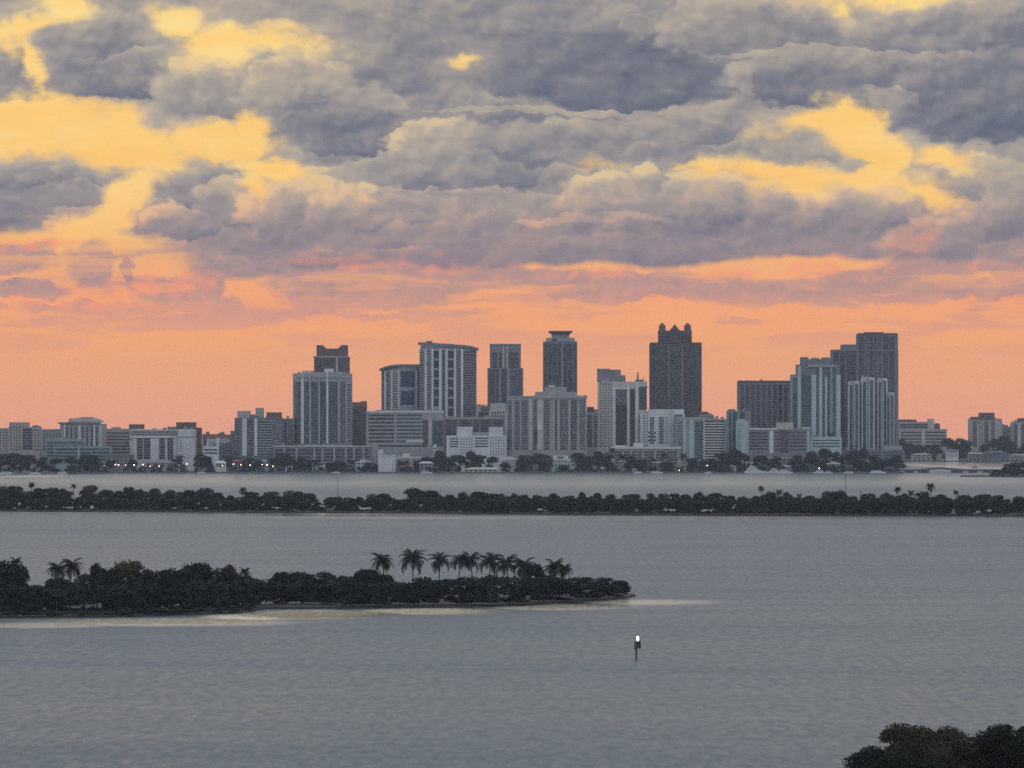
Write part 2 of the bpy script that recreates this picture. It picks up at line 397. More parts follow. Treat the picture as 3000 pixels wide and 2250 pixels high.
LEAF_PALM = leaf_mat("palm_fronds", (22, 26, 22), (40, 42, 32))
BARK = plain("bark", lin(70, 62, 54), .9, .3, .8)
def quads_mesh(name, c, n1, n2, mat):
    """c centres, n1/n2 half-axes -> mesh of leaf clumps (kite shaped quads)"""
    k = len(c)
    v = np.empty((k, 4, 3), np.float32)
    v[:, 0] = c - n1; v[:, 1] = c - n2 * .8 + n1 * .1; v[:, 2] = c + n1; v[:, 3] = c + n2 * .8 + n1 * .1
    me = bpy.data.meshes.new(name)
    me.vertices.add(k * 4); me.vertices.foreach_set('co', v.reshape(-1))
    me.loops.add(k * 4); me.loops.foreach_set('vertex_index', np.arange(k * 4, dtype=np.int32))
    me.polygons.add(k); me.polygons.foreach_set('loop_start', np.arange(0, k * 4, 4, dtype=np.int32))
    me.materials.append(mat); me.update(calc_edges=True)
    return me
def crown_mesh(name, seed, lobes, n, leaf, mat, zlo=.28, flat=1.0, stray=1.35, rs=1.0):
    """unit tree: height 1, crown radius about .5, made of many leaf clumps over uneven lobes"""
    r = np.random.RandomState(seed)
    cs = []; ns = []
    per = n // lobes
    for i in range(lobes):
        a = r.uniform(0, 2 * math.pi); q = r.uniform(.08, .36 if rs == 1 else .42) if i else 0
        zc = zlo + (1 - zlo) * r.uniform(.25, .80) if i else .66
        rad = (r.uniform(.13, .23) if i else .27) * rs
        ctr = np.array([math.cos(a) * q, math.sin(a) * q, zc - .45 * q * q])
        d = r.normal(size=(per, 3)); d /= np.linalg.norm(d, axis=1)[:, None]
        d[:, 2] = np.where(d[:, 2] < -.35, -d[:, 2], d[:, 2])
        rr = rad * (r.uniform(.30, 1.0, (per, 1)) ** .5) * np.where(r.uniform(size=(per, 1)) < .12, r.uniform(1.0, stray, (per, 1)), 1.0)
        p = ctr + d * rr * np.array([1, 1, .8 * flat])
        cs.append(p); ns.append(d)
    c = np.concatenate(cs); d = np.concatenate(ns)
    c[:, 2] = np.clip(c[:, 2], .1, None); c[:, 2] *= 1 / c[:, 2].max()
    k = len(c)
    nr = d + r.normal(size=(k, 3)) * .55; nr /= np.linalg.norm(nr, axis=1)[:, None]
    t = np.cross(nr, r.normal(size=(k, 3))); t /= np.linalg.norm(t, axis=1)[:, None]
    b = np.cross(nr, t)
    s = leaf * r.uniform(.6, 1.4, (k, 1))
    return quads_mesh(name, c.astype(np.float32), t * s, b * s * .7, mat)
def trunk_mesh(name, seed, top=.7, rad=.03, limbs=5):
    r = random.Random(seed); mb = MB()
    path = [(0, 0, -.06), (0.005, 0, .12), (r.uniform(-.03, .03), r.uniform(-.03, .03), .35), (r.uniform(-.05, .05), r.uniform(-.05, .05), top)]
    mb.tube(path, [rad * 1.3, rad, rad * .8, rad * .35], 7)
    for i in range(limbs):
        a = i * 2.4 + r.random(); q = r.uniform(.18, .33); z0 = r.uniform(.25, .42)
        mb.tube([(0, 0, z0), (math.cos(a) * q * .5, math.sin(a) * q * .5, z0 + .14), (math.cos(a) * q, math.sin(a) * q, z0 + .34)], [rad * .55, rad * .4, rad * .15], 5)
    o = mb.build(name, BARK); me = o.data; bpy.data.objects.remove(o); return me
def palm_crown_mesh(name, seed, fronds=24, L=1.0, mat=None):
    r = random.Random(seed); mb = MB()
    for i in range(fronds):
        a = 2 * math.pi * i / fronds + r.uniform(-.2, .2)
        up = r.uniform(-.55, 1.35); Lf = L * r.uniform(.8, 1.1)
        ca, sa = math.cos(a), math.sin(a)
        prev = None; pts = []
        q = 0; z = 0; ang = up
        for k in range(9):
            pts.append((q, z, ang)); st = Lf / 8
            q += math.cos(ang) * st; z += math.sin(ang) * st; ang -= .22
        for k in range(1, 9):
            w = .27 * L * math.sin(math.pi * min(.97, (k + .6) / 9.2)) ** .7
            q0, z0, a0 = pts[k - 1]; q1, z1, a1 = pts[k]
            for sgn in (-1, 1):
                for sub in (0, .5):
                    qa = q0 + (q1 - q0) * sub; za = z0 + (z1 - z0) * sub; qb = q0 + (q1 - q0) * (sub + .5); zb = z0 + (z1 - z0) * (sub + .5)
                    ox, oy = -sa * sgn * w, ca * sgn * w; fw = w * .5
                    tip = (ca * (qa + fw) + ox, sa * (qa + fw) + oy, za - w * .55)
                    mb.add([(ca * qa, sa * qa, za), (ca * qb, sa * qb, zb), tip], [(0, 1, 2)])
    for i in range(6):   # dead skirt and nuts
        a = i * 1.05; mb.tube([(0, 0, -.02), (math.cos(a) * .06, math.sin(a) * .06, -.13)], [.05, .03], 5)
    o = mb.build(name, mat or LEAF_PALM); me = o.data; bpy.data.objects.remove(o); return me
def palm_trunk_mesh(name, lean):
    mb = MB(); mb.tube([(0, 0, -.05), (lean * .15, 0, .25), (lean * .5, 0, .6), (lean, 0, 1.0)], [.035, .024, .02, .017], 7)
    o = mb.build(name, BARK); me = o.data; bpy.data.objects.remove(o); return me
CROWNS = [crown_mesh("crown", 11 + i, lb, 3600, lf, LEAF, zl, fl) for i, (lb, lf, zl, fl) in
          enumerate([(13, .034, -.15, 1.1), (15, .032, .0, 1.0), (12, .036, -.2, 1.25), (16, .03, .05, 1.0), (13, .034, -.25, 1.1), (12, .036, .1, 1.0)])]
OLIVES = [crown_mesh("crown", 41 + i, 14, 3600, .033, LEAF_OLIVE, -.1, 1.05) for i in range(2)]
BUSHES = [crown_mesh("bush", 61 + i, 9, 1300, .055, LEAF, -.25, 1.1) for i in range(3)]
TRUNKS = [trunk_mesh("trunk", 5 + i) for i in range(3)]
PALMC = [palm_crown_mesh("crown", 81 + i) for i in range(4)]
PALMT = [palm_trunk_mesh("trunk", l) for l in (-.12, -.04, .05, .14)]
def child(name, me, parent, loc=(0, 0, 0), sc=(1, 1, 1), rz=0):
    o = bpy.data.objects.new(name, me); COL.objects.link(o); o.parent = parent
    o.location = loc; o.scale = sc; o.rotation_euler = (0, 0, rz); return o
TREES = []   # (object, px, height class) for labelling
rt = random.Random(3)
def tree(px, Y, ytop, wpx, zone, kind='broad', zbase=None, name=None):
    zb = gz(Y) + 1.0 if zbase is None else zbase
    zt = Z(ytop, Y); h = max(zt - zb, 2.0); w = wpx / F * Y
    o = empty(name or {'broad': 'broadleaf_tree', 'olive': 'broadleaf_tree', 'palm': 'palm_tree'}[kind], (X(px, Y), Y, zb))
    if kind == 'palm':
        L = w * (.57 if zone == 'near' else .46)
        i = rt.randrange(4); hh = h - L * .42
        child('trunk', PALMT[i], o, sc=(hh * .7, hh * .7, hh))
        child('crown', PALMC[rt.randrange(4)], o, ((-.12, -.04, .05, .14)[i] * hh * .7, 0, hh), (L, L, L), rt.uniform(0, 6))
    else:
        src = OLIVES if kind == 'olive' else CROWNS
        child('trunk', TRUNKS[rt.randrange(3)], o, sc=(w, w, h), rz=rt.uniform(0, 6))
        child('crown', src[rt.randrange(len(src))], o, sc=(w * 1.06, w * 1.06, h), rz=rt.uniform(0, 6))
    TREES.append((o, px, wpx, ytop, kind, zone, h))
    return o
def bush(px, Y, ytop, wpx, label, group, zbase=None):
    zb = gz(Y) + .6 if zbase is None else zbase
    h = max(Z(ytop, Y) - zb, 1.0); w = wpx / F * Y
    o = bpy.data.objects.new('mangrove_bush', BUSHES[rt.randrange(3)]); COL.objects.link(o)
    o.location = (X(px, Y), Y, zb); o.scale = (w, w, h); o.rotation_euler = (0, 0, rt.uniform(0, 6))
    return tag(o, label, 'bush', group)
def land(name, front, back, mat, zh=1.0, z0=-1.5):
    """low island or shore: front / back lists of (px, Y)"""
    pts = [(X(p, y), y) for p, y in front] + [(X(p, y), y) for p, y in back]
    z = [gz(p[1]) for p in pts]
    mb = MB(); mb.prism(pts, [q + z0 for q in z], [q + zh for q in z])
    return tag(mb.build(name, mat), kind='structure')
SOIL = plain("dark_shore", lin(58, 56, 50), .95, .4, .15)
SAND = plain("pale_sand", lin(150, 142, 126), .95, .3, .3)
# ---------------------------------------------------------------- far island: a long spoil bank across the whole view
def lerp(tab, x):
    for (x0, y0), (x1, y1) in zip(tab, tab[1:]):
        if x <= x1: return y0 + (y1 - y0) * (x - x0) / (x1 - x0)
    return tab[-1][1]
FARB = [(-400, 1496), (0, 1498), (900, 1502), (1500, 1507), (2200, 1511), (3000, 1513), (3400, 1514)]
fy = lambda px: gY(lerp(FARB, px))
land("far_island_ground", [(p, fy(p) - rt.uniform(0, 14)) for p in range(-400, 3401, 50)],
     [(p, fy(p) + 95 + rt.uniform(-12, 12)) for p in range(3400, -401, -80)], SOIL, .8)
FAR = [(10, 1420, 75), (48, 1424, 60), (90, 1412, 30, 'palm'), (112, 1428, 60), (150, 1428, 55), (180, 1430, 50), (217, 1418, 26, 'palm'), (262, 1418, 75, 'olive'), (305, 1432, 60),
       (345, 1436, 60), (383, 1424, 42), (412, 1430, 40), (455, 1429, 58), (500, 1434, 62), (548, 1432, 50), (598, 1430, 66), (640, 1440, 50), (672, 1448, 26), (709, 1428, 34, 'palm'),
       (735, 1440, 60), (790, 1437, 70), (850, 1436, 75), (895, 1442, 60), (968, 1462, 40, 'olive'), (1018, 1456, 48), (1090, 1446, 60), (1125, 1444, 60), (1160, 1466, 40),
       (1215, 1427, 95), (1262, 1434, 90), (1312, 1446, 42), (1358, 1440, 52), (1395, 1437, 62), (1440, 1444, 50), (1470, 1443, 40), (1508, 1444, 42), (1534, 1446, 34), (1572, 1448, 44),
       (1625, 1443, 40), (1665, 1450, 46), (1704, 1440, 34), (1750, 1442, 48), (1792, 1448, 44), (1850, 1447, 66), (1908, 1443, 44), (1945, 1446, 40), (1980, 1443, 34), (2012, 1446, 46),
       (2048, 1438, 50), (2100, 1444, 66), (2140, 1450, 44), (2180, 1452, 36), (2212, 1450, 36), (2232, 1424, 28, 'palm'), (2254, 1438, 40), (2284, 1434, 36, 'palm'), (2308, 1440, 30), (2340, 1447, 26, 'palm'),
       (2378, 1450, 56), (2425, 1438, 70), (2462, 1434, 64), (2500, 1452, 50), (2550, 1444, 62), (2595, 1440, 48), (2632, 1426, 32, 'palm'), (2664, 1437, 32, 'palm'), (2650, 1444, 46), (2702, 1440, 48), (2728, 1416, 40, 'palm'),
       (2752, 1446, 60), (2799, 1436, 26, 'palm'), (2830, 1447, 62), (2880, 1446, 66), (2922, 1449, 54), (2950, 1462, 34), (2990, 1452, 44), (3030, 1444, 60), (-40, 1424, 70)]
for t in FAR:
    tree(t[0], fy(t[0]) + rt.uniform(18, 60), t[1], t[2] * 1.12, 'far', t[3] if len(t) > 3 else ('olive' if rt.random() < .12 else 'broad'))
prev = None
for (a, b) in zip(sorted(FAR), sorted(FAR)[1:]):
    c = (a[0] + b[0]) / 2 + rt.uniform(-8, 8)
    if any(abs(c - g) < 26 for g in (940, 1050, 1165, 2165, 2680, 2962, 229)): continue
    tree(c, fy(c) + rt.uniform(50, 85), max(a[1], b[1]) + rt.uniform(5, 16), rt.uniform(34, 70), 'far', 'olive' if rt.random() < .15 else 'broad')
px = -30
while px < 3040:
    if 922 < px < 960: yt = 1482
    else: yt = rt.uniform(1452, 1466)
    if not (2158 < px < 2172 or 2676 < px < 2684 or 2955 < px < 2972 or 225 < px < 232):
        bush(px, fy(px) + rt.uniform(6, 24), yt + 2, rt.uniform(52, 76), 'low dark mangrove bush under the trees along the far island shore', 'mangrove bushes on the far island')
    px += rt.uniform(15, 22)
# ---------------------------------------------------------------- near island: palms and mangroves at the left
NEARB = [(-300, 1818), (0, 1811), (300, 1809), (690, 1799), (780, 1784), (1000, 1783), (1400, 1780), (1560, 1774), (1700, 1766), (1840, 1753), (1862, 1748)]
ny_ = lambda px: gY(lerp(NEARB, px))
near_back = [(1862, gY(1744)), (1700, gY(1728)), (1400, gY(1722)), (900, gY(1730)), (400, gY(1735)), (-300, gY(1735))]
land("near_island_ground", [(p, ny_(p)) for p in list(range(-300, 1841, 60)) + [1862]], near_back, SOIL, .5)
land("beach", [(520, gY(1779)), (700, gY(1780)), (1000, gY(1776))], [(1000, gY(1766)), (700, gY(1768)), (520, gY(1769))], SAND, .62, .3)
NEAR = [(12, 1642, 110), (58, 1634, 46, 'palm'), (60, 1650, 70), (155, 1648, 66, 'palm'), (205, 1638, 72, 'palm'), (180, 1690, 110), (110, 1712, 90), (284, 1650, 52), (365, 1636, 120, 'olive'), (330, 1660, 80), (430, 1664, 70),
        (500, 1662, 100), (560, 1650, 90), (598, 1641, 90), (645, 1664, 70), (680, 1652, 54, 'olive'), (714, 1664, 40, 'palm'), (745, 1694, 80), (830, 1672, 110), (885, 1674, 100), (945, 1672, 110), (1000, 1684, 90),
        (1060, 1664, 80), (1095, 1662, 84), (1135, 1678, 66), (1130, 1620, 74, 'palm'), (1211, 1611, 92, 'palm'), (1285, 1621, 72, 'palm'), (1343, 1621, 66, 'palm'), (1388, 1620, 72, 'palm'), (1432, 1622, 78, 'palm'), (1492, 1628, 80, 'palm'),
        (1530, 1636, 80, 'palm'), (1555, 1646, 74), (1585, 1690, 80), (1628, 1640, 74, 'palm'), (1660, 1654, 56, 'palm'), (1640, 1694, 90), (1700, 1690, 90), (1760, 1690, 74), (1806, 1698, 66), (1832, 1706, 34)]
for t in NEAR:
    k = t[3] if len(t) > 3 else 'broad'
    yb = ny_(t[0]) + (52 if k == 'palm' else rt.uniform(28, 52))
    if t[0] > 1780: yb = ny_(t[0]) + 6
    tree(t[0], yb, t[1], t[2] * 1.12, 'near', k)
for (a, b) in zip(sorted(NEAR), sorted(NEAR)[1:]):
    c = (a[0] + b[0]) / 2 + rt.uniform(-8, 8)
    if c < 1100: tree(c, ny_(c) + rt.uniform(40, 58), max(a[1], b[1], 1662) + rt.uniform(6, 24), rt.uniform(70, 120), 'near', 'olive' if rt.random() < .2 else 'broad')
px = -20
while px < 1818:
    yt = 1703 + rt.uniform(-12, 8) - (8 if 1320 < px < 1620 else 0) + (6 if px > 1700 else 0) + (14 if px < 520 else 0)
    dy = rt.uniform(14, 26) if px < 1000 else rt.uniform(3, 14)
    if px > 1780: dy = rt.uniform(1, 3)
    bush(px, ny_(px) + dy, yt, rt.uniform(96, 130) * (1 if px < 1740 else .5), 'dark mangrove bush in the thicket lining the near palm island', 'mangrove bushes on the near island')
    px += rt.uniform(26, 38)
px = -20
while px < 760:   # low growth along the water's edge
    bush(px, ny_(px) + rt.uniform(2, 5), 1784 + rt.uniform(-6, 4) + (8 if px < 400 else 0), rt.uniform(50, 80), 'low bush at the water edge in front of the near island beach', 'shore bushes of the near island')
    px += rt.uniform(32, 46)
# ---------------------------------------------------------------- three big crowns on the camera's own shore, bottom right
land("near_shore_ground", [(1800, 560), (4200, 560)], [(4200, 800), (3000, 790), (2300, 740), (1800, 700)], SOIL, 1.0)
def big_tree(px, Y, ytop, wpx, seed, lobes, n, mat, label):
    zb = gz(Y) + 1.0; h = Z(ytop, Y) - zb; w = wpx / F * Y
    o = tag(empty('broadleaf_tree', (X(px, Y), Y, zb)), label, 'tree', 'large trees on the near shore')
    child('trunk', trunk_mesh("trunk", seed, .75, .035, 9), o, sc=(w, w, h))
    child('crown', crown_mesh("crown", seed, lobes, n, .0135, mat, .3, .85, 1.2, .84), o, sc=(w * 1.05, w * 1.05, h))
big_tree(2705, 705, 2118, 330, 101, 46, 34000, LEAF_OLIVE, 'large olive green domed tree crown at the bottom right corner shore')
big_tree(2606, 690, 2184, 300, 105, 40, 26000, LEAF, 'low dark tree spreading in front of the olive crown toward the open water')
big_tree(2850, 720, 2134, 260, 102, 40, 26000, LEAF, 'dark tree filling the dip between the olive crown and the tallest near crown')
big_tree(3000, 712, 2110, 300, 103, 42, 30000, LEAF, 'tallest dark near tree cut by the right edge of the frame')
# ---------------------------------------------------------------- the city on the far shore
def facade(name, col, vary=.26, rough=.75): return plain(name, lin(*col), rough, vary, .09)
def glass(name, col, light=(150, 160, 170), lit=0.0):
    """window glass: every pane its own tone (blinds, curtains)"""
    m, T, b = new_mat(name)
    tc = T.new('ShaderNodeTexCoord').outputs['Object']
    x, y, z = T.sep(tc)
    wn = T.new('ShaderNodeTexWhiteNoise', noise_dimensions='3D')
    T.put(wn.inputs[0], T.xyz(T.m('FLOOR', T.m('DIVIDE', x, 2.6)), T.m('FLOOR', T.m('DIVIDE', y, 2.6)), T.m('FLOOR', T.m('DIVIDE', z, 3.3))))
    r = wn.outputs[0]
    c = T.mix(T.ss(r, .35, 1.0, 0, .6), lin(*col), lin(*light))
    T.put(b.inputs['Base Color'], c); b.inputs['Roughness'].default_value = .12; b.inputs['Specular IOR Level'].default_value = .35
    return m
M = dict(
    white=facade("white_wall", (196, 197, 197)), cream=facade("cream_wall", (178, 172, 166)), grey=facade("grey_wall", (146, 146, 148)),
    slate=facade("slate_wall", (104, 108, 116)), teal=facade("teal_wall", (122, 142, 146)), mint=facade("mint_wall", (162, 180, 182)),
    mauve=facade("mauve_wall", (126, 116, 124)), brown=facade("brown_wall", (96, 78, 76)), rust=facade("rust_wall", (124, 92, 78)),
    dark=facade("dark_stone", (84, 72, 74)), pink=facade("pink_wall", (160, 150, 148)), roof=facade("roof_gravel", (110, 106, 104)),
    redroof=facade("red_roof", (112, 66, 58)), yellow=facade("pale_yellow_wall", (188, 184, 168)),
    g_dark=glass("dark_glass", (26, 30, 40), (92, 98, 108)), g_blue=glass("blue_glass", (26, 38, 68), (70, 86, 112)), g_teal=glass("teal_glass", (32, 54, 62), (84, 104, 110)),
    g_grey=glass("grey_glass", (58, 64, 74), (120, 124, 130)), g_black=glass("black_glass", (16, 16, 24), (50, 50, 62)), g_violet=glass("violet_glass", (42, 38, 56), (86, 82, 98)))
FLOOR = 3.4
TOWERS = []
class Tower:
    """front: list of (px, dY) from left to right, the faces turned to the bay; depth in metres behind"""
    def __init__(s, name, label, Y, front, ytop, wall, depth=26, cat='building', ybot=None, group=None):
        s.Y = Y; s.zb = gz(Y) + 1.2
        s.px0, s.px1 = front[0][0], front[-1][0]
        s.xc = X((s.px0 + s.px1) / 2, Y)
        s.o = tag(empty(name, (s.xc, Y, s.zb)), label, cat, group)
        s.front = [(p, d if isinstance(d, (int, float)) else d) for p, d in front]
        s.depth = depth; s.wall = M[wall]; s.wallname = wall
        s.body = s.mass('wall', s.front, depth, ytop, ybot, wall)
        s.ytop = ytop
        TOWERS.append(s)
    def z(s, py): return Z(py, s.Y) - s.zb
    def pt(s, px, off=0.0):
        f = s.front
        for (a, da), (b, db) in zip(f, f[1:]):
            if px <= b or b == f[-1][0]:
                t = (px - a) / (b - a) if b != a else 0
                d = da + (db - da) * t; break
        return (X(px, s.Y + d) - s.xc, d - off)
    def mass(s, name, front, depth, ytop, ybot, wall, tops=None):
        pts = [(X(p, s.Y + d) - s.xc, d) for p, d in front]
        w0, w1 = pts[0][0], pts[-1][0]
        back = max(d for _, d in front) + depth
        k = len(pts)
        outline = pts + [(w1 * 1.0, back), (w0 * 1.0, back)]
        mb = MB(); z0 = 0 if ybot is None else s.z(ybot)
        if tops is None: z1 = [s.z(ytop)] * (k + 2)
        else: z1 = [s.z(t) for t in tops] + [s.z(tops[-1]), s.z(tops[0])]
        mb.prism(outline, z0, z1)
        return mb.build(name, M[wall], s.o)
    def ribbon(s, mb, a, b, z0, z1, o_in, o_out, mi=0):
        pxs = [a] + [p for p, _ in s.front if a < p < b] + [b]
        inner = [s.pt(p, o_in) for p in pxs]; outer = [s.pt(p, o_out) for p in pxs]
        mb.prism(outer + inner[::-1], z0, z1, mi)
    def glass(s, a, b, y0, y1, g='g_dark', slab='grey', name='glass_strip', every=1, proud=.12, slabw=.3):
        """a vertical run of windows with its floor slabs"""
        mb = MB(); z1, z0 = s.z(y0), max(s.z(y1), .3)
        s.ribbon(mb, a, b, z0, z1, -.4, proud, 0)
        z = z0 + FLOOR * every
        while slab and z < z1 - .6:
            s.ribbon(mb, a, b, z - slabw, z + slabw, -.3, proud + .25, 1); z += FLOOR * every
        return mb.build(name, [M[g], M[slab or s.wallname]], s.o)
    def pier(s, a, b, y0, y1, wall='white', out=1.1, name='pier'):
        mb = MB(); s.ribbon(mb, a, b, max(s.z(y1), .2), s.z(y0), -.4, out); return mb.build(name, M[wall], s.o)
    def balc(s, a, b, y0, y1, wall='white', g='g_dark', out=1.7, name='balcony_stack'):
        mb = MB(); z1, z0 = s.z(y0), max(s.z(y1), .3)
        s.ribbon(mb, a, b, z0, z1, -.4, .1, 0)
        z = z0 + 1.2
        while z < z1 - .6:
            s.ribbon(mb, a, b, z - .2, z + 1.15, -.3, out, 1); z += FLOOR
        return mb.build(name, [M[g], M[wall]], s.o)
    def win(s, a, b, y0, y1, g='g_dark', name='window_column'):
        return s.glass(a, b, y0, y1, g, s.wallname, name, 1, .06, .85)
    def wins(s, a, b, y0, y1, n, frac=.5, g='g_dark'):
        st = (b - a) / n
        for i in range(n): s.win(a + st * (i + .5 - frac / 2), a + st * (i + .5 + frac / 2), y0, y1, g)
    def band(s, a, b, y0, y1, m='g_dark', name='window_band', out=.15):
        mb = MB(); s.ribbon(mb, a, b, s.z(y1), s.z(y0), -.4, out); return mb.build(name, M[m], s.o)
    def bands(s, a, b, y0, y1, n, frac=.5, m='g_dark', name='window_band', out=.15):
        st = (y1 - y0) / n
        for i in range(n): s.band(a, b, y0 + st * (i + .5 - frac / 2), y0 + st * (i + .5 + frac / 2), m, name, out)
    def top(s, a, b, y0, y1=None, m=None, d0=4, d1=None, name='penthouse'):
        """roof-top box between rows y0 (top) and y1"""
        y1 = s.ytop if y1 is None else y1
        mb = MB(); d1 = s.depth - 3 if d1 is None else d1
        dd = s.pt((a + b) / 2)[1]
        x0, x1 = X(a, s.Y + dd) - s.xc, X(b, s.Y + dd) - s.xc
        mb.box(x0, x1, dd + d0, dd + d1, s.z(y1) - .3, s.z(y0)); return mb.build(name, M[m or s.wallname], s.o)
    def cornice(s, a, b, y0, y1, m='white', out=1.6, name='cornice'):
        mb = MB(); s.ribbon(mb, a, b, s.z(y1), s.z(y0), -2, out); return mb.build(name, M[m], s.o)
    def mast(s, px, y0, y1, r=.35, m='slate', d=10, name='mast'):
        mb = MB(); x = X(px, s.Y) - s.xc; mb.tube([(x, d, s.z(y1) - 1), (x, d, s.z(y0))], [r, r * .5], 6); return mb.build(name, M[m], s.o)
    def clutter(s, n, seed=1, m='slate'):
        """plant boxes on the roof"""
        r = random.Random(seed); f = s.front
        for i in range(n):
            a = r.uniform(f[0][0] + 2, f[-1][0] - 8); w = r.uniform(4, 12)
            s.top(a, min(a + w, f[-1][0] - 1), s.ytop - r.uniform(3, 8), s.ytop, r.choice([m, 'grey', 'slate']), r.uniform(3, 10), r.uniform(12, 20), 'roof_plant')

def flat(a, b): return [(a, 0), (b, 0)]
def bow(a, b, d, n=9):
    return [(a + (b - a) * i / (n - 1), d * ((2 * i / (n - 1) - 1) ** 2)) for i in range(n)]
N = 'apartment_block'
# ---- left group ---------------------------------------------------------
t = Tower(N, 'pale low block cut by the left edge of the frame', 6380, flat(-60, 23), 1254, 'cream'); t.wins(-50, 22, 1258, 1350, 9); t.clutter(2, 1)
t = Tower(N, 'pinkish block with a stepped roof and dark central glass beside the left edge', 6360, flat(24, 117), 1251, 'pink')
t.top(27, 82, 1237, d0=0); t.glass(66, 95, 1255, 1318, 'g_dark'); t.wins(28, 62, 1245, 1320, 4); t.wins(98, 116, 1258, 1320, 2); t.clutter(2, 2)
t = Tower(N, 'low grey wing between the pinkish stepped block and the domed block', 6500, flat(112, 182), 1257, 'grey'); t.wins(116, 178, 1262, 1320, 7)
t = Tower(N, 'broad block with domed mansard roof at the left of the skyline', 6420, [(176, 3), (190, 0), (285, 0), (307, 8)], 1242, 'grey', 30)
t.cornice(170, 296, 1237, 1242, 'slate', 2.0, 'eaves')
def dome(t, a, b, y0, y1, m):
    mb = MB(); n = 7; prev = None
    for i in range(n):
        q0, q1 = i / n, (i + 1) / n
        w = math.cos(q0 * 1.25); w1 = math.cos(q1 * 1.25)
        c = (a + b) / 2; hw = (b - a) / 2
        xa, xb = X(c - hw * w, t.Y) - t.xc, X(c + hw * w, t.Y) - t.xc
        xc_, xd = X(c - hw * w1, t.Y) - t.xc, X(c + hw * w1, t.Y) - t.xc
        zz0 = t.z(y1 + (y0 - y1) * math.sin(q0 * 1.25) / math.sin(1.25)); zz1 = t.z(y1 + (y0 - y1) * math.sin(q1 * 1.25) / math.sin(1.25))
        mb.prism([(xa, 2 + 6 * (1 - w)), (xb, 2 + 6 * (1 - w)), (xb, 26), (xa, 26)], zz0, zz1, 0, [(xc_, 2 + 6 * (1 - w1)), (xd, 2 + 6 * (1 - w1)), (xd, 26), (xc_, 26)])
    mb.build('dome', M[m], t.o)
dome(t, 198, 300, 1223, 1237, 'pink'); t.top(236, 270, 1222, 1230, 'grey'); t.top(202, 218, 1226, 1237, 'slate')
for a in (193, 206, 219, 240, 252, 266, 280): t.glass(a, a + 6, 1250, 1315, 'g_dark')
for a in (187, 231, 274, 292): t.pier(a, a + 5, 1244, 1320, 'white')
t = Tower(N, 'teal glazed low building in front of the domed block', 6330, flat(133, 248), 1286, 'teal'); t.bands(138, 244, 1292, 1340, 5, .55, 'g_teal'); t.top(160, 190, 1280); t.wins(200, 240, 1290, 1340, 5, .4)
t = Tower('low_building', 'wide teal glass low building behind the left shore trees', 6290, flat(158, 324), 1307, 'teal'); t.bands(162, 320, 1311, 1352, 4, .6, 'g_teal'); t.pier(228, 233, 1305, 1360, 'mint')
t = Tower(N, 'long plain block right of the domed block with a small dark roof house', 6480, flat(300, 396), 1256, 'pink'); t.top(377, 420, 1243, 1256, 'brown', 5, 20); t.bands(312, 392, 1264, 1330, 7, .45); t.top(326, 350, 1251)
t = Tower(N, 'long white block with framed columns and brown roof houses', 6440, flat(380, 572), 1258, 'cream')
t.top(516, 572, 1237, 1258, 'brown', 2, 24); t.top(490, 520, 1250, 1258, 'mauve'); t.cornice(380, 522, 1278, 1283, 'white', 1.8)
for a, b in ((392, 400), (442, 466), (484, 490), (508, 521)): t.pier(a, b, 1284, 1350, 'white', .9)
for a, b in ((402, 418), (421, 440), (467, 483), (491, 507)): t.glass(a, b, 1284, 1345, 'g_violet', 'grey')
t.bands(384, 520, 1262, 1277, 2, .5)
t = Tower('stair_tower', 'plain white slab tower without windows at the right end of the framed white block', 6410, flat(522, 570), 1257, 'white', 16); t.cornice(519, 571, 1278, 1281, 'grey', .6, 'ledge'); t.win(527, 531, 1290, 1350, 'g_grey')
t = Tower(N, 'narrow dark brown block behind the plain white slab tower', 6520, flat(568, 589), 1253, 'brown', 22); t.wins(571, 588, 1262, 1330, 3)
t = Tower('house', 'low house with dark red roof between the slab tower and the stepped grey block', 6400, flat(606, 672), 1283, 'white', 14)
mb = MB(); xa, xb = X(600, 6400) - t.xc, X(676, 6400) - t.xc; mb.prism([(xa, -1), (xb, -1), (xb, 16), (xa, 16)], t.z(1284), t.z(1275), 0, [(xa + 4, 6), (xb - 4, 6), (xb - 4, 9), (xa + 4, 9)]); mb.build('roof', M['redroof'], t.o); t.wins(610, 668, 1290, 1340, 6)
t = Tower('low_building', 'small pale flat building by the shore left of the stepped grey block', 6320, flat(594, 640), 1308, 'white', 14); t.bands(597, 637, 1313, 1332, 2, .5)
t = Tower('low_building', 'low grey building with narrow white fin close to the stepped grey block', 6350, flat(630, 690), 1298, 'slate', 14); t.pier(634, 642, 1284, 1340, 'white'); t.glass(650, 680, 1302, 1340, 'g_dark')
t = Tower('low_building', 'brown roofed low building tucked against the stepped grey block', 6450, flat(650, 688), 1280, 'slate', 18); t.top(648, 686, 1275, 1280, 'redroof', 0, 16, 'roof')
t = Tower(N, 'stepped grey block with three roof houses left of the tall cream finned tower', 6340, [(687, 4), (694, 0), (826, 0)], 1224, 'slate', 30)
t.top(695, 731, 1204, m='pink'); t.top(748, 770, 1195, m='grey'); t.top(780, 823, 1208, m='brown'); t.top(733, 748, 1214, m='slate')
t.pier(710, 723, 1226, 1335, 'white'); t.pier(745, 754, 1226, 1335, 'white'); t.glass(725, 743, 1228, 1335, 'g_dark'); t.glass(688, 700, 1230, 1335, 'g_violet'); t.balc(757, 800, 1228, 1330, 'grey', 'g_teal', 1.2); t.glass(804, 824, 1228, 1330, 'g_grey')
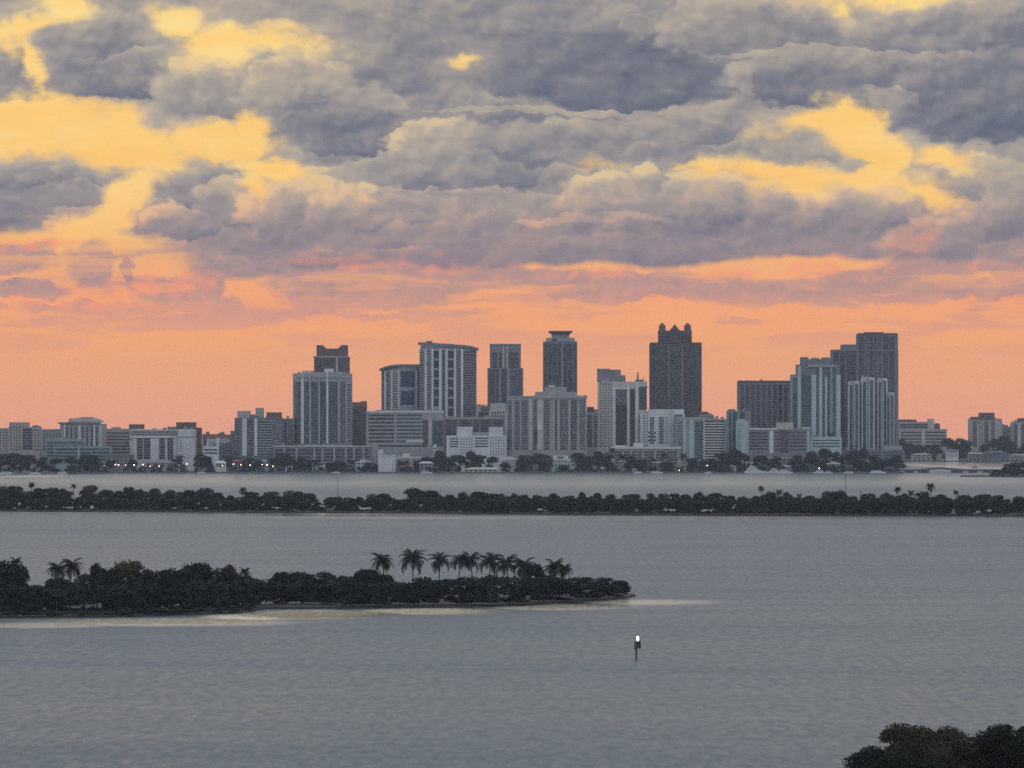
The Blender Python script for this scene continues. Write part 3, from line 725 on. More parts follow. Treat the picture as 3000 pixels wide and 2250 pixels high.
t = Tower(N, 'plain grey wing joining the stepped grey block to the finned tower', 6420, flat(822, 868), 1226, 'grey', 24); t.glass(832, 840, 1230, 1305, 'g_dark'); t.wins(842, 866, 1230, 1305, 3)
# ---- finned tower and the ones behind ------------------------------------
t = Tower('apartment_tower', 'tall pale finned tower on a wide podium, left end of the tall skyline', 6360, [(858, 10), (872, 0), (1000, 0), (1030, 7)], 1094, 'grey', 30)
t.top(884, 918, 1086, m='cream'); t.top(918, 1014, 1090, m='grey', d0=1); t.top(950, 975, 1080, 1090, 'white'); t.mast(962, 1076, 1092, .8)
for a, b in ((883, 890), (906, 911), (932, 937), (956, 962), (990, 996), (1012, 1017)): t.pier(a, b, 1100 if a != 956 else 1090, 1300, 'white' if a in (883, 956) else 'grey', 1.2)
for a, b, g in ((862, 880, 'g_dark'), (891, 905, 'g_teal'), (912, 931, 'g_teal'), (938, 955, 'g_dark'), (963, 989, 'g_teal'), (997, 1011, 'g_grey')): t.glass(a, b, 1118, 1300, g, 'slate')
t.balc(1018, 1029, 1124, 1300, 'grey', 'g_dark', .8); t.cornice(868, 1026, 1102, 1107, 'grey', 1.4)
t = Tower('podium', 'wide pale parking podium at the foot of the tall finned tower', 6310, flat(800, 1086), 1308, 'slate', 40, 'building')
t.bands(806, 1080, 1314, 1364, 5, .45, 'g_black'); t.cornice(800, 1086, 1306, 1309, 'white', .8, 'parapet')
for a in (830, 866, 918, 942, 976, 1010, 1034, 1062): t.pier(a, a + 6, 1312, 1368, 'grey', .9)
t = Tower('apartment_tower', 'brown tower with horned corner crown behind the finned tower', 6760, flat(920, 1023), 1045, 'brown', 30)
t.top(927, 1018, 1021, 1045, 'brown', 2, 26, 'crown'); t.top(927, 946, 1011, 1021, 'brown', 2, 26, 'horn'); t.top(998, 1018, 1011, 1021, 'brown', 2, 26, 'horn'); t.top(944, 952, 1016, 1021, 'brown', 2, 26, 'horn'); t.top(992, 999, 1016, 1021, 'brown', 2, 26, 'horn')
t.cornice(918, 1023, 1043, 1048, 'grey', .8); t.glass(930, 975, 1050, 1200, 'g_violet', 'brown'); t.pier(984, 990, 1048, 1200, 'cream', .8); t.glass(992, 1012, 1050, 1200, 'g_dark', 'slate')
t = Tower(N, 'narrow reddish brown slab right of the finned tower', 6480, flat(1032, 1074), 1180, 'brown', 24); t.cornice(1030, 1075, 1178, 1192, 'rust', .5, 'parapet'); t.glass(1038, 1056, 1200, 1305, 'g_violet', 'brown'); t.wins(1058, 1072, 1200, 1305, 2)
# ---- office slab and curved towers ---------------------------------------
t = Tower('office_building', 'wide office slab with long white window bands below the curved towers', 6380, flat(1072, 1300), 1206, 'grey', 36)
t.top(1100, 1298, 1201, d0=8); t.cornice(1072, 1300, 1204, 1209, 'white', .7, 'parapet')
st = [1214, 1224, 1235, 1246, 1257, 1268, 1279, 1290]
for i, y in enumerate(st):
    t.band(1080, 1155, y, y + 6, 'g_dark'); t.band(1162, 1236, y, y + 5, 'g_teal')
t.glass(1238, 1254, 1230, 1305, 'g_violet', 'slate'); t.pier(1256, 1264, 1226, 1305, 'cream', .6); t.glass(1267, 1299, 1232, 1308, 'g_teal', None); t.bands(1190, 1240, 1288, 1296, 1, .9, 'white', 'sign_panel', .5); t.band(1108, 1250, 1304, 1309, 'g_black')
t = Tower('apartment_tower', 'shorter tower with curved front and disc roof left of the tall curved tower', 6560, bow(1117, 1238, 12), 1084, 'grey', 24)
def curved_roof(t, a, b, tops, thick, m, d, out=3):
    mb = MB(); n = len(tops); fr = []; 
    for i in range(n):
        px = a + (b - a) * i / (n - 1); q = 2 * i / (n - 1) - 1
        fr.append((X(px, t.Y) - t.xc, d * q * q - out))
    bk = [(fr[-1][0], d + 22), (fr[0][0], d + 22)]
    zt = [t.z(y) for y in tops] + [t.z(tops[-1]), t.z(tops[0])]
    mb.prism(fr + bk, [z - thick for z in zt], zt); mb.build('roof', M[m], t.o)
curved_roof(t, 1110, 1236, [1080, 1074, 1070, 1068, 1067, 1067, 1068, 1070, 1066], 2.6, 'mauve', 12)
t.mass('drum', bow(1130, 1232, 10), 18, 1069, 1086, 'grey', [1078, 1075, 1072, 1070, 1069, 1069, 1069, 1070, 1068])
t.pier(1126, 1131, 1086, 1200, 'white'); t.glass(1119, 1125, 1088, 1200, 'g_dark'); t.glass(1132, 1142, 1088, 1200, 'g_grey'); t.pier(1146, 1150, 1086, 1200, 'white'); t.balc(1151, 1165, 1088, 1200, 'cream', 'g_grey', 1.0); t.pier(1166, 1170, 1086, 1200, 'white')
t.glass(1174, 1214, 1088, 1134, 'g_blue', None); t.glass(1174, 1214, 1145, 1186, 'g_blue', None); t.pier(1218, 1222, 1086, 1200, 'white'); t.balc(1223, 1236, 1088, 1200, 'grey', 'g_dark', 1.0)
t = Tower('apartment_tower', 'tall tower with curved white columns, dark square windows and sloping roof', 6540, [(1229, 12), (1242, 4), (1262, 0), (1300, -2), (1345, 0), (1375, 6), (1396, 16)], 1022, 'grey', 26)
curved_roof(t, 1224, 1402, [1002, 1003, 1004, 1006, 1007, 1009, 1010, 1013, 1019], 3.2, 'mauve', 14)
t.mass('drum', [(1232, 8), (1262, 1), (1300, -1), (1345, 1), (1392, 14)], 20, 1008, 1024, 'mauve', [1006, 1009, 1012, 1014, 1021]); t.top(1248, 1266, 999, 1004, 'brown', 8, 16)
for a, b in ((1244, 1250), (1264, 1270), (1286, 1294), (1305, 1311), (1330, 1336), (1350, 1357)): t.pier(a, b, 1022, 1224, 'white', 1.3)
for c in (1271, 1313):
    y = 1028
    for i in range(7):
        if i < 6 or c == 1313: t.glass(c, c + 15, y, y + 22, 'g_black', None, 'window_bay')
        y += 28
t.glass(1295, 1304, 1026, 1222, 'g_teal', 'grey'); t.glass(1252, 1263, 1026, 1222, 'g_grey', 'white'); t.glass(1338, 1349, 1026, 1222, 'g_grey', 'grey'); t.balc(1358, 1394, 1026, 1222, 'mauve', 'g_violet', .8); t.balc(1230, 1243, 1026, 1222, 'grey', 'g_dark', .8)
t = Tower('apartment_tower', 'slim tapering dark tower between the tall curved tower and the flat crowned tower', 6700, flat(1428, 1533), 1078, 'mauve', 28)
t.mass('upper_wall', [(1435, 3), (1526, 3)], 22, 1007, 1079, 'mauve'); t.cornice(1434, 1527, 1007, 1010, 'grey', -2.2, 'parapet')
s0 = t.front; t.front = [(1435, 3), (1526, 3)]
t.bands(1441, 1520, 1016, 1032, 3, .4, 'grey', 'ledge', .5); t.glass(1462, 1470, 1034, 1078, 'g_violet', 'mauve'); t.glass(1442, 1456, 1034, 1078, 'g_dark', 'mauve'); t.pier(1473, 1477, 1012, 1078, 'cream', .6); t.pier(1484, 1488, 1012, 1078, 'cream', .6); t.glass(1491, 1520, 1030, 1078, 'g_dark', 'mauve')
t.front = s0
t.glass(1432, 1450, 1082, 1190, 'g_dark', 'mauve'); t.glass(1453, 1461, 1082, 1190, 'g_blue', 'slate'); t.pier(1463, 1467, 1080, 1190, 'grey', .6); t.glass(1468, 1484, 1082, 1190, 'g_blue', 'slate'); t.pier(1486, 1492, 1080, 1190, 'grey', .6); t.glass(1495, 1528, 1082, 1190, 'g_grey', 'mauve')
t = Tower('low_building', 'pale roof block at the foot of the slim tapering tower', 6520, flat(1396, 1486), 1205, 'cream', 24); t.top(1436, 1481, 1181, m='cream', d0=2); t.glass(1402, 1432, 1206, 1222, 'g_black', None, 'opening'); t.top(1396, 1408, 1184, m='pink'); t.wins(1438, 1480, 1206, 1222, 5)
t = Tower(N, 'long mid rise wing with dark bays behind the white low block', 6430, flat(1300, 1478), 1224, 'mauve', 24); t.cornice(1298, 1478, 1222, 1229, 'pink', .6)
for a, b in ((1308, 1322), (1326, 1338), (1348, 1380), (1388, 1402), (1408, 1440), (1444, 1474)): t.glass(a, b, 1231, 1290, 'g_violet', 'mauve')
t = Tower(N, 'white low block with two raised roof boxes in front of the long wing', 6320, flat(1308, 1484), 1276, 'white', 26)
t.top(1338, 1384, 1250, m='white', d0=1); t.top(1432, 1474, 1251, m='white', d0=1); t.top(1384, 1432, 1266, m='grey', d0=3)
t.bands(1318, 1342, 1282, 1312, 4, .45); t.bands(1392, 1430, 1280, 1312, 4, .45); t.wins(1348, 1386, 1280, 1330, 5, .4, 'g_grey'); t.wins(1434, 1480, 1280, 1334, 6, .35, 'g_grey'); t.pier(1343, 1347, 1278, 1336, 'white', .5); t.pier(1386, 1390, 1278, 1336, 'white', .5)
# ---- centre block, flat crowned tower ------------------------------------
t = Tower(N, 'massive pale centre block with overhanging cornice and broad roof house', 6340, [(1484, 4), (1500, 0), (1560, 0), (1566, -3), (1700, -3), (1718, 3)], 1163, 'grey', 34)
t.cornice(1494, 1563, 1160, 1165, 'grey', .8); t.cornice(1562, 1721, 1159, 1167, 'pink', 2.0); t.top(1568, 1690, 1148, 1163, 'grey', 4); t.top(1597, 1660, 1133, 1148, 'grey', 8); t.top(1610, 1625, 1128, 1134, 'white', 10)
for a, b, g in ((1488, 1499, 'g_grey'), (1508, 1522, 'g_grey'), (1528, 1546, 'g_grey'), (1563, 1572, 'g_teal'), (1594, 1610, 'g_grey'), (1626, 1632, 'g_dark'), (1640, 1664, 'g_grey'), (1672, 1690, 'g_dark'), (1698, 1714, 'g_grey')): t.glass(a, b, 1172, 1318, g, 'grey')
for a, b in ((1550, 1560), (1575, 1590), (1634, 1639), (1666, 1670)): t.pier(a, b, 1168, 1318, 'cream', .8)
t.band(1575, 1590, 1234, 1258, 'white', 'panel', 1.0); t.glass(1563, 1574, 1260, 1300, 'g_black', None)
t = Tower('apartment_tower', 'dark tower crowned by a flat overhanging roof plate behind the centre block', 6680, [(1591, 8), (1604, 1), (1640, 0), (1676, 1), (1691, 8)], 1000, 'slate', 26)
t.mass('shoulder', [(1600, 6), (1612, 3), (1672, 3), (1684, 6)], 16, 990, 1001, 'grey'); t.mass('neck', [(1616, 7), (1668, 7)], 12, 974, 991, 'grey'); t.mass('roof_plate', [(1607, 3), (1616, 1), (1668, 1), (1677, 3)], 22, 969, 975, 'brown', ); t.mass('roof_plate_underside', [(1613, 5), (1671, 5)], 16, 974.6, 979, 'brown')
t.top(1618, 1632, 992, 1001, 'dark', 2, 6)
for a, b in ((1594, 1604), (1606, 1618), (1620, 1632), (1634, 1644), (1650, 1662), (1664, 1676), (1679, 1689)): t.glass(a, b, 1006, 1150, 'g_dark' if a != 1620 else 'g_blue', 'slate')
t.pier(1646, 1649, 1002, 1150, 'grey', .6)
t = Tower(N, 'narrow pale block squeezed between the centre block and the black windowed tower', 6460, flat(1714, 1754), 1209, 'cream', 20); t.top(1720, 1740, 1192, 1209, 'dark', 2); t.top(1738, 1752, 1199, 1209, 'pink', 2); t.glass(1720, 1734, 1214, 1310, 'g_dark', 'grey'); t.glass(1738, 1750, 1214, 1310, 'g_grey', 'white')
t = Tower('apartment_tower', 'tower with deep black vertical window slots, stepped roof and thin roof mast', 6400, [(1752, 3), (1786, 0), (1870, 0), (1896, 8)], 1118, 'cream', 28)
t.top(1750, 1786, 1080, 1118, 'mauve', 0, 22); t.top(1784, 1819, 1083, 1118, 'mauve', 3, 22); t.top(1817, 1833, 1099, 1118, 'mauve', 4, 20); t.cornice(1748, 1786, 1080, 1086, 'mauve', .8); t.band(1753, 1785, 1112, 1118, 'grey', 'ledge')
t.top(1862, 1884, 1112, m='slate'); t.mast(1869, 1090, 1114, 1.5, 'slate', 3); t.mast(1886, 1104, 1120, .6, 'slate', 8); t.mast(1892, 1113, 1134, .5, 'slate', 8); t.cornice(1880, 1899, 1132, 1135, 'slate', .4, 'crane_arm')
t.cornice(1790, 1842, 1136, 1140, 'white', 1.0); t.glass(1804, 1836, 1142, 1184, 'g_grey', 'slate'); t.glass(1804, 1836, 1184, 1308, 'g_black', None); t.pier(1838, 1844, 1122, 1310, 'white', 1.2); t.glass(1846, 1860, 1140, 1308, 'g_black', None); t.pier(1862, 1869, 1120, 1310, 'white', 1.2); t.glass(1872, 1894, 1134, 1200, 'g_black', 'slate')
t.pier(1796, 1802, 1138, 1310, 'white', .9); t.wins(1756, 1794, 1122, 1310, 5, .5, 'g_grey')
# ---- tall turreted tower ---------------------------------------------------
t = Tower('apartment_tower', 'tallest dark stone tower with turreted castle-like crown', 6700, [(1904, 6), (1920, 0), (2040, 0), (2056, 6)], 1008, 'dark', 34)
t.mass('crown', [(1929, 3), (2027, 3)], 26, 968, 1009, 'brown'); t.cornice(1904, 1932, 1003, 1009, 'brown', .4, 'parapet'); t.cornice(2026, 2056, 1003, 1009, 'brown', .4, 'parapet')
def turret(t, a, b, y0, y1, d, m='brown'):
    mb = MB(); xa, xb = X(a, t.Y) - t.xc, X(b, t.Y) - t.xc; xm = (xa + xb) / 2; r = (xb - xa) / 2
    c = [(xm + r * math.cos(math.pi * (k + .5) / 4), d + r * math.sin(math.pi * (k + .5) / 4)) for k in range(8)]
    h0, h1 = t.z(y1) - 3, t.z(y0)
    mb.prism(c, h0, h0 + (h1 - h0) * .72); mb.prism(c, h0 + (h1 - h0) * .72, h1, 0, [(xm + (p - xm) * .12, d + (q - d) * .12) for p, q in c]); mb.build('turret', M[m], t.o)
turret(t, 1930, 1951, 945, 972, 9); turret(t, 2004, 2026, 945, 972, 9); turret(t, 1932, 1949, 948, 972, 24); turret(t, 2006, 2024, 948, 972, 24)
mb = MB(); xa, xb = X(1962, 6700) - t.xc, X(1992, 6700) - t.xc; xm = (xa + xb) / 2
mb.add([(xa, 2, t.z(968)), (xb, 2, t.z(968)), (xm, 2, t.z(950)), (xa, 14, t.z(968)), (xb, 14, t.z(968)), (xm, 14, t.z(950))], [(0, 1, 2), (3, 5, 4), (0, 2, 5, 3), (1, 4, 5, 2), (0, 3, 4, 1)]); mb.build('gable', M['brown'], t.o)
t.glass(1960, 1996, 975, 1004, 'g_violet', 'dark'); t.wins(1934, 1956, 978, 1005, 3, .5, 'g_black'); t.wins(2000, 2024, 978, 1005, 3, .5, 'g_black')
for a, b in ((1910, 1919), (1923, 1931), (1935, 1945), (1949, 1957), (2004, 2012), (2016, 2026), (2030, 2038), (2043, 2052)): t.glass(a, b, 1014, 1210, 'g_dark', 'brown')
t.glass(1962, 1996, 1008, 1210, 'g_dark', 'slate'); t.pier(1958, 1961, 1010, 1210, 'mauve', .8); t.pier(1997, 2002, 1010, 1210, 'mauve', .8)
t.mass('shoulder', [(2052, 4), (2072, 4)], 18, 1209, None, 'mauve')
# ---- white blocks right of centre -----------------------------------------
t = Tower(N, 'white mid rise block with irregular windows at the foot of the turreted tower', 6380, [(1876, 4), (1890, 0), (2006, 0)], 1212, 'white', 26)
t.top(1900, 2004, 1199, 1212, 'white', 1); t.wins(1882, 1900, 1216, 1308, 3, .5); t.glass(1904, 1916, 1222, 1300, 'g_grey', 'white'); t.glass(1930, 1944, 1222, 1300, 'g_grey', 'white'); t.wins(1946, 1958, 1222, 1300, 2, .5); t.pier(1962, 1974, 1202, 1308, 'mint', .8); t.glass(1976, 2000, 1214, 1300, 'g_grey', 'white')
t.bands(1895, 1922, 1262, 1296, 3, .5)
t = Tower('terrace_building', 'low pale terrace building with long slab roof in front of the white mid rise', 6290, flat(1796, 1995), 1315, 'grey', 30)
t.cornice(1790, 1996, 1309, 1315, 'white', 1.6, 'roof_slab'); t.top(1800, 1835, 1305, 1310, 'white', 0); t.top(1856, 1886, 1298, 1310, 'white', 3)
for a, b in ((1802, 1822), (1828, 1846), (1852, 1880), (1888, 1916), (1922, 1948), (1954, 1984)): t.glass(a, b, 1322, 1368, 'g_dark', 'cream', 'opening')
t = Tower(N, 'pale block with teal glass strip and balcony stripes right of the white mid rise', 6350, [(1980, 2), (2000, 0), (2110, 0), (2128, 6)], 1227, 'grey', 28)
t.top(1984, 2070, 1222, m='grey'); t.glass(1984, 1998, 1232, 1345, 'g_grey', 'white'); t.pier(2002, 2010, 1230, 1345, 'mint', .8); t.pier(2020, 2032, 1230, 1345, 'mint', .8); t.glass(2036, 2060, 1232, 1345, 'g_teal', 'teal'); t.balc(2064, 2122, 1232, 1345, 'white', 'g_dark', 1.4); t.pier(2061, 2064, 1228, 1345, 'white', 1.0)
t = Tower(N, 'brownish block peeping over the roof of the balcony striped block', 6560, flat(2050, 2092), 1215, 'pink', 20); t.top(2058, 2074, 1206, 1215, 'brown'); t.wins(2053, 2090, 1219, 1240, 5)
t = Tower(N, 'narrow blue teal block left of the wide dark slab', 6420, flat(2130, 2198), 1204, 'teal', 24); t.top(2134, 2156, 1199, m='slate'); t.glass(2136, 2142, 1208, 1320, 'g_blue', 'slate'); t.glass(2146, 2160, 1208, 1320, 'g_teal', 'slate'); t.glass(2168, 2182, 1206, 1228, 'g_dark', None); t.wins(2184, 2196, 1208, 1320, 2)
t = Tower('apartment_tower', 'bright mint cylinder tower in front of the narrow blue teal block', 6330, bow(2157, 2194, 9), 1232, 'mint', 14); t.cornice(2160, 2184, 1228, 1232, 'mint', .2, 'parapet'); t.wins(2160, 2176, 1240, 1316, 3, .25, 'g_grey')
t = Tower('apartment_tower', 'wide dark purple slab with flat roof left of the stepped towers', 6640, flat(2162, 2334), 1119, 'mauve', 30)
t.cornice(2161, 2334, 1115, 1121, 'brown', .6, 'parapet')
for a in range(2168, 2328, 16): t.glass(a, a + 12, 1126, 1256, 'g_violet' if a % 3 else 'g_dark', 'mauve')
t = Tower('low_building', 'low mauve block with white roof line in front of the wide dark slab', 6340, flat(2186, 2380), 1257, 'mauve', 26)
t.cornice(2192, 2276, 1254, 1259, 'white', .8); t.top(2276, 2324, 1238, 1257, 'cream', 1); t.top(2350, 2376, 1251, 1257, 'mint', 1); t.bands(2192, 2250, 1264, 1320, 6, .5, 'g_dark'); t.pier(2254, 2266, 1262, 1328, 'white', .8); t.glass(2284, 2310, 1262, 1326, 'g_violet', 'mauve'); t.bands(2270, 2282, 1262, 1322, 6, .5); t.bands(2312, 2360, 1262, 1322, 6, .5, 'g_teal'); t.pier(2364, 2372, 1262, 1328, 'mint', .8)
# ---- stepped towers at the right --------------------------------------------
t = Tower('apartment_tower', 'pale teal stepped tower with white vertical fins left of the tallest right tower', 6400, [(2318, 8), (2336, 2), (2346, 0), (2440, 0), (2463, 5)], 1100, 'teal', 30)
t.mass('upper_wall', [(2334, 3), (2346, 1), (2440, 1), (2460, 5)], 24, 1068, 1101, 'slate'); t.mass('crown', [(2346, 3), (2440, 3)], 20, 1052, 1069, 'slate'); t.top(2347, 2369, 1046, 1052, 'slate'); t.top(2380, 2400, 1048, 1052, 'teal'); t.top(2410, 2436, 1047, 1052, 'slate'); t.mass('step', [(2318, 8), (2336, 4)], 20, 1097, 1101, 'mauve')
t.front = [(2318, 8), (2336, 1), (2346, 0), (2440, 0), (2463, 5)]
t.glass(2322, 2334, 1106, 1310, 'g_grey', 'mauve'); t.pier(2337, 2346, 1072, 1310, 'mint', 1.0); t.glass(2348, 2376, 1100, 1310, 'g_teal', 'slate'); t.pier(2378, 2391, 1098, 1278, 'mint', 1.2); t.glass(2392, 2398, 1078, 1270, 'g_dark', 'teal'); t.pier(2400, 2409, 1076, 1300, 'mint', 1.2); t.glass(2410, 2416, 1080, 1280, 'g_dark', 'teal'); t.pier(2417, 2423, 1108, 1286, 'mint', 1.2); t.glass(2424, 2431, 1080, 1270, 'g_dark', 'teal'); t.pier(2432, 2439, 1076, 1270, 'teal', 1.2); t.glass(2440, 2448, 1080, 1270, 'g_dark', 'teal'); t.pier(2450, 2462, 1098, 1300, 'mint', 1.2)
t.cornice(2368, 2448, 1068, 1075, 'grey', .8); t.glass(2380, 2396, 1264, 1277, 'g_black', None, 'opening'); t.glass(2424, 2446, 1264, 1278, 'g_black', None, 'opening')
t = Tower('podium', 'curved pale teal podium under the stepped tower', 6330, bow(2374, 2466, 10), 1280, 'mint', 24); t.bands(2380, 2460, 1286, 1312, 3, .4, 'g_teal')
t = Tower('apartment_tower', 'tallest right hand tower of dark grey with stepped left shoulder', 6520, [(2438, 6), (2466, 2), (2512, 0), (2562, -2), (2624, 2), (2632, 12)], 1024, 'slate', 34)
t.mass('step', [(2466, 4), (2514, 2)], 28, 1009, 1025, 'slate'); t.mass('upper_wall', [(2513, 2), (2562, 0), (2622, 3), (2631, 12)], 26, 978, 1025, 'slate'); t.top(2535, 2590, 973, 978, 'brown', 4); t.cornice(2513, 2630, 976, 980, 'brown', -1, 'parapet')
t.front = [(2438, 6), (2466, 2), (2512, 0), (2562, -2), (2624, 2), (2632, 12)]
for a, b in ((2442, 2458), (2462, 2476), (2480, 2508)): t.glass(a, b, 1030 if a < 2470 else 1028, 1310, 'g_violet', 'slate')
TB = ((2516, 2530, 'g_dark'), (2533, 2544, 'g_grey'), (2548, 2558, 'g_dark'), (2562, 2566, 'g_black'), (2570, 2584, 'g_grey'), (2588, 2602, 'g_dark'), (2605, 2620, 'g_dark'))
for a, b, g in TB: t.glass(a, b, 1028, 1310, g, 'mauve')
t.front = [(2513, 2), (2562, 0), (2622, 3), (2631, 12)]
for a, b, g in TB: t.glass(a, b, 986, 1024, g, 'mauve')
t.front = [(2438, 6), (2466, 2), (2512, 0), (2562, -2), (2624, 2), (2632, 12)]
for a, b, y, m in ((2486, 2518, 1118, 'white'), (2524, 2563, 1108, 'white'), (2571, 2600, 1110, 'white'), (2597, 2620, 1152, 'cream')):
    q = Tower('apartment_tower', {2486: 'pale lower tower volume with white cap at the left foot of the tallest right tower', 2524: 'broad pale lower tower volume in the middle of the tallest right tower', 2571: 'slim pale lower tower volume right of the dark slit of the tallest right tower', 2597: 'shortest cream lower volume at the right edge of the tallest right tower'}[a], 6460, bow(a, b, 4, 5), y, m, 16)
    w = b - a
    q.glass(a + w * .12, a + w * .34, y + 10, 1320, 'g_grey', 'slate'); q.glass(a + w * .62, a + w * .88, y + 6, 1320, 'g_grey' if w > 30 else 'g_dark', 'slate'); q.pier(a + w * .4, a + w * .56, y, 1320, 'teal', .7); q.cornice(a + 1, b - 1, y - 2, y + 3, 'white', .5, 'parapet')
t = Tower('low_building', 'grey podium terraces at the foot of the tallest right tower', 6380, flat(2470, 2650), 1318, 'slate', 24); t.top(2590, 2644, 1306, 1318, 'grey', 1); t.bands(2476, 2580, 1323, 1345, 3, .45); t.bands(2594, 2640, 1323, 1345, 3, .4)
# ---- far right ---------------------------------------------------------------
t = Tower(N, 'brownish terraced block right of the tallest right tower', 8500, flat(2630, 2774), 1257, 'pink', 30)
t.top(2630, 2720, 1236, 1257, 'pink', 1); t.top(2634, 2686, 1229, 1236, 'brown', 3); t.top(2720, 2737, 1227, 1257, 'cream', 2); t.top(2737, 2754, 1240, 1257, 'brown', 2); t.bands(2636, 2718, 1240, 1255, 2, .5); t.bands(2640, 2768, 1262, 1310, 5, .45, 'g_violet'); t.pier(2700, 2710, 1258, 1310, 'cream', .6)
t = Tower('apartment_tower', 'solitary pinkish tower with dark eaves near the right edge', 8480, [(2840, 4), (2852, 0), (2916, 0), (2936, 6)], 1226, 'pink', 26)
t.cornice(2842, 2916, 1221, 1229, 'brown', 1.0, 'eaves'); t.top(2870, 2914, 1209, 1222, 'brown', 3); t.top(2914, 2935, 1231, 1240, 'pink', 3); t.glass(2850, 2862, 1234, 1308, 'g_violet', 'pink'); t.glass(2884, 2896, 1234, 1308, 'g_violet', 'pink'); t.glass(2904, 2914, 1234, 1308, 'g_grey', 'pink'); t.wins(2866, 2882, 1234, 1308, 2, .4)
t = Tower(N, 'low brown block right of the solitary pinkish tower', 8560, flat(2930, 2972), 1250, 'mauve', 24); t.top(2938, 2954, 1245); t.wins(2934, 2968, 1256, 1300, 5)
t = Tower('apartment_tower', 'grey tower cut by the right edge of the frame', 8480, flat(2966, 3060), 1236, 'grey', 26); t.top(2974, 2990, 1231, m='mauve'); t.top(2984, 3050, 1225, 1236, 'brown', 2); t.pier(2982, 2990, 1240, 1315, 'cream', .6); t.glass(2970, 2980, 1242, 1315, 'g_violet', 'grey'); t.glass(2992, 3010, 1242, 1315, 'g_dark', 'grey')
# ---- low hazy blocks filling the rows behind ------------------------------------
rb = random.Random(21)
BACK = [(330, 1268, 60, 'left of the framed white block'), (470, 1262, 70, 'behind the framed white block'), (625, 1272, 64, 'behind the red roofed house'), (700, 1262, 50, 'behind the stepped grey block'), (1010, 1238, 60, 'behind the reddish brown slab'), (1090, 1232, 70, 'behind the office slab'),
        (1410, 1192, 40, 'beside the slim tapering tower'), (1560, 1218, 90, 'behind the centre block'), (1735, 1222, 60, 'behind the black windowed tower'), (2110, 1238, 80, 'behind the balcony striped block'), (2240, 1242, 80, 'behind the wide dark slab'), (2690, 1280, 120, 'behind the terraced brownish block'), (2800, 1304, 90, 'beyond the trees right of the tallest right tower'), (2950, 1292, 120, 'behind the right edge tower')]
for i, (c, y, w, where) in enumerate(BACK):
    m = rb.choice(['mauve', 'pink', 'slate', 'brown', 'grey'])
    t = Tower('distant_building', 'low hazy %s building %s' % ({'mauve': 'mauve', 'pink': 'pinkish', 'slate': 'dark grey', 'brown': 'brown', 'grey': 'grey'}[m], where), 8900 if c > 2640 else 7900, flat(c - w / 2, c + w / 2), y, m, 24)
    t.bands(c - w / 2 + 3, c + w / 2 - 3, y + 5, y + 60, 5, .45, 'g_violet'); t.clutter(2, i)

ir_ = lambda k: .2 + .6 * ((k * .618) % 1)
for i_, t in enumerate(list(TOWERS)):
    if t.px1 - t.px0 > 36 and 'dome' not in t.o['label'] and 'curved' not in t.o['label']: t.clutter(2 + i_ % 3, 50 + i_)
    if i_ % 4 == 1: t.mast(t.px0 + (t.px1 - t.px0) * ir_(i_), t.ytop - 12, t.ytop, .22) if 'curved' not in t.o['label'] else None
# ---------------------------------------------------------------- city ground, seawall, shore buildings, boats, bridge, lamps
GRASS = plain("dark_lawn", lin(64, 66, 58), .95, .3, .1)
CONC = plain("sea_concrete", lin(96, 96, 96), .9, .3, .2)
HULL = plain("white_hull", lin(205, 205, 205), .35, .06, .5)
HULLG = plain("grey_hull", lin(132, 134, 140), .4, .1, .5)
STEEL = plain("dark_steel", lin(52, 54, 58), .5, .1, .5)
def lamp_mat(name, col, e):
    m, T, b = new_mat(name)
    b.inputs['Base Color'].default_value = col; b.inputs['Emission Color'].default_value = col; b.inputs['Emission Strength'].default_value = e
    return m
LAMP = lamp_mat("lit_lamp", (1, .93, .82, 1), 8); LAMPM = lamp_mat('marker_lamp', (.95, 1, 1, 1), 2.2); LAMPY = lamp_mat("lit_warm_lamp", (1, .78, .45, 1), 5)
SHORE = [(-300, 1389.5), (0, 1389.5), (190, 1389), (300, 1387), (2640, 1386.5)]
sy = lambda px: gY(lerp(SHORE, px))
def ground(name, front, yb, pl, pr, zh=1.2):
    pts = front + [(X(pr, yb), yb), (X(pl, yb), yb)]
    mb = MB(); mb.prism(pts, [gz(p[1]) - 2 for p in pts], [gz(p[1]) + zh for p in pts]); return tag(mb.build(name, GRASS), kind='structure')
fr = [(X(p, sy(p)), sy(p)) for p in list(range(-300, 2641, 60))]
ground("city_ground", fr, 8150, -300, 2628)
ground("far_shore_ground", [(X(-300, 8160), 8160), (X(2625, 8160), 8160), (X(2640, 8300), 8300), (X(3400, 8340), 8340)], 11000, -300, 3400)
ground("inland_ground", [(X(-400, 11010), 11010), (X(3500, 11010), 11010)], 13900, -400, 3500, 1.0)
mb = MB(); pts = [(X(p, sy(p)), sy(p)) for p in range(-300, 2641, 60)]
mb.prism([(x, y - .9) for x, y in pts] + [(x, y - .05) for x, y in pts[::-1]], [gz(p[1]) - 1.5 for p in pts + pts[::-1]], [gz(p[1]) + 1.9 for p in pts + pts[::-1]])
tag(mb.build('seawall', CONC), 'long low grey seawall along the whole city waterfront', 'seawall')
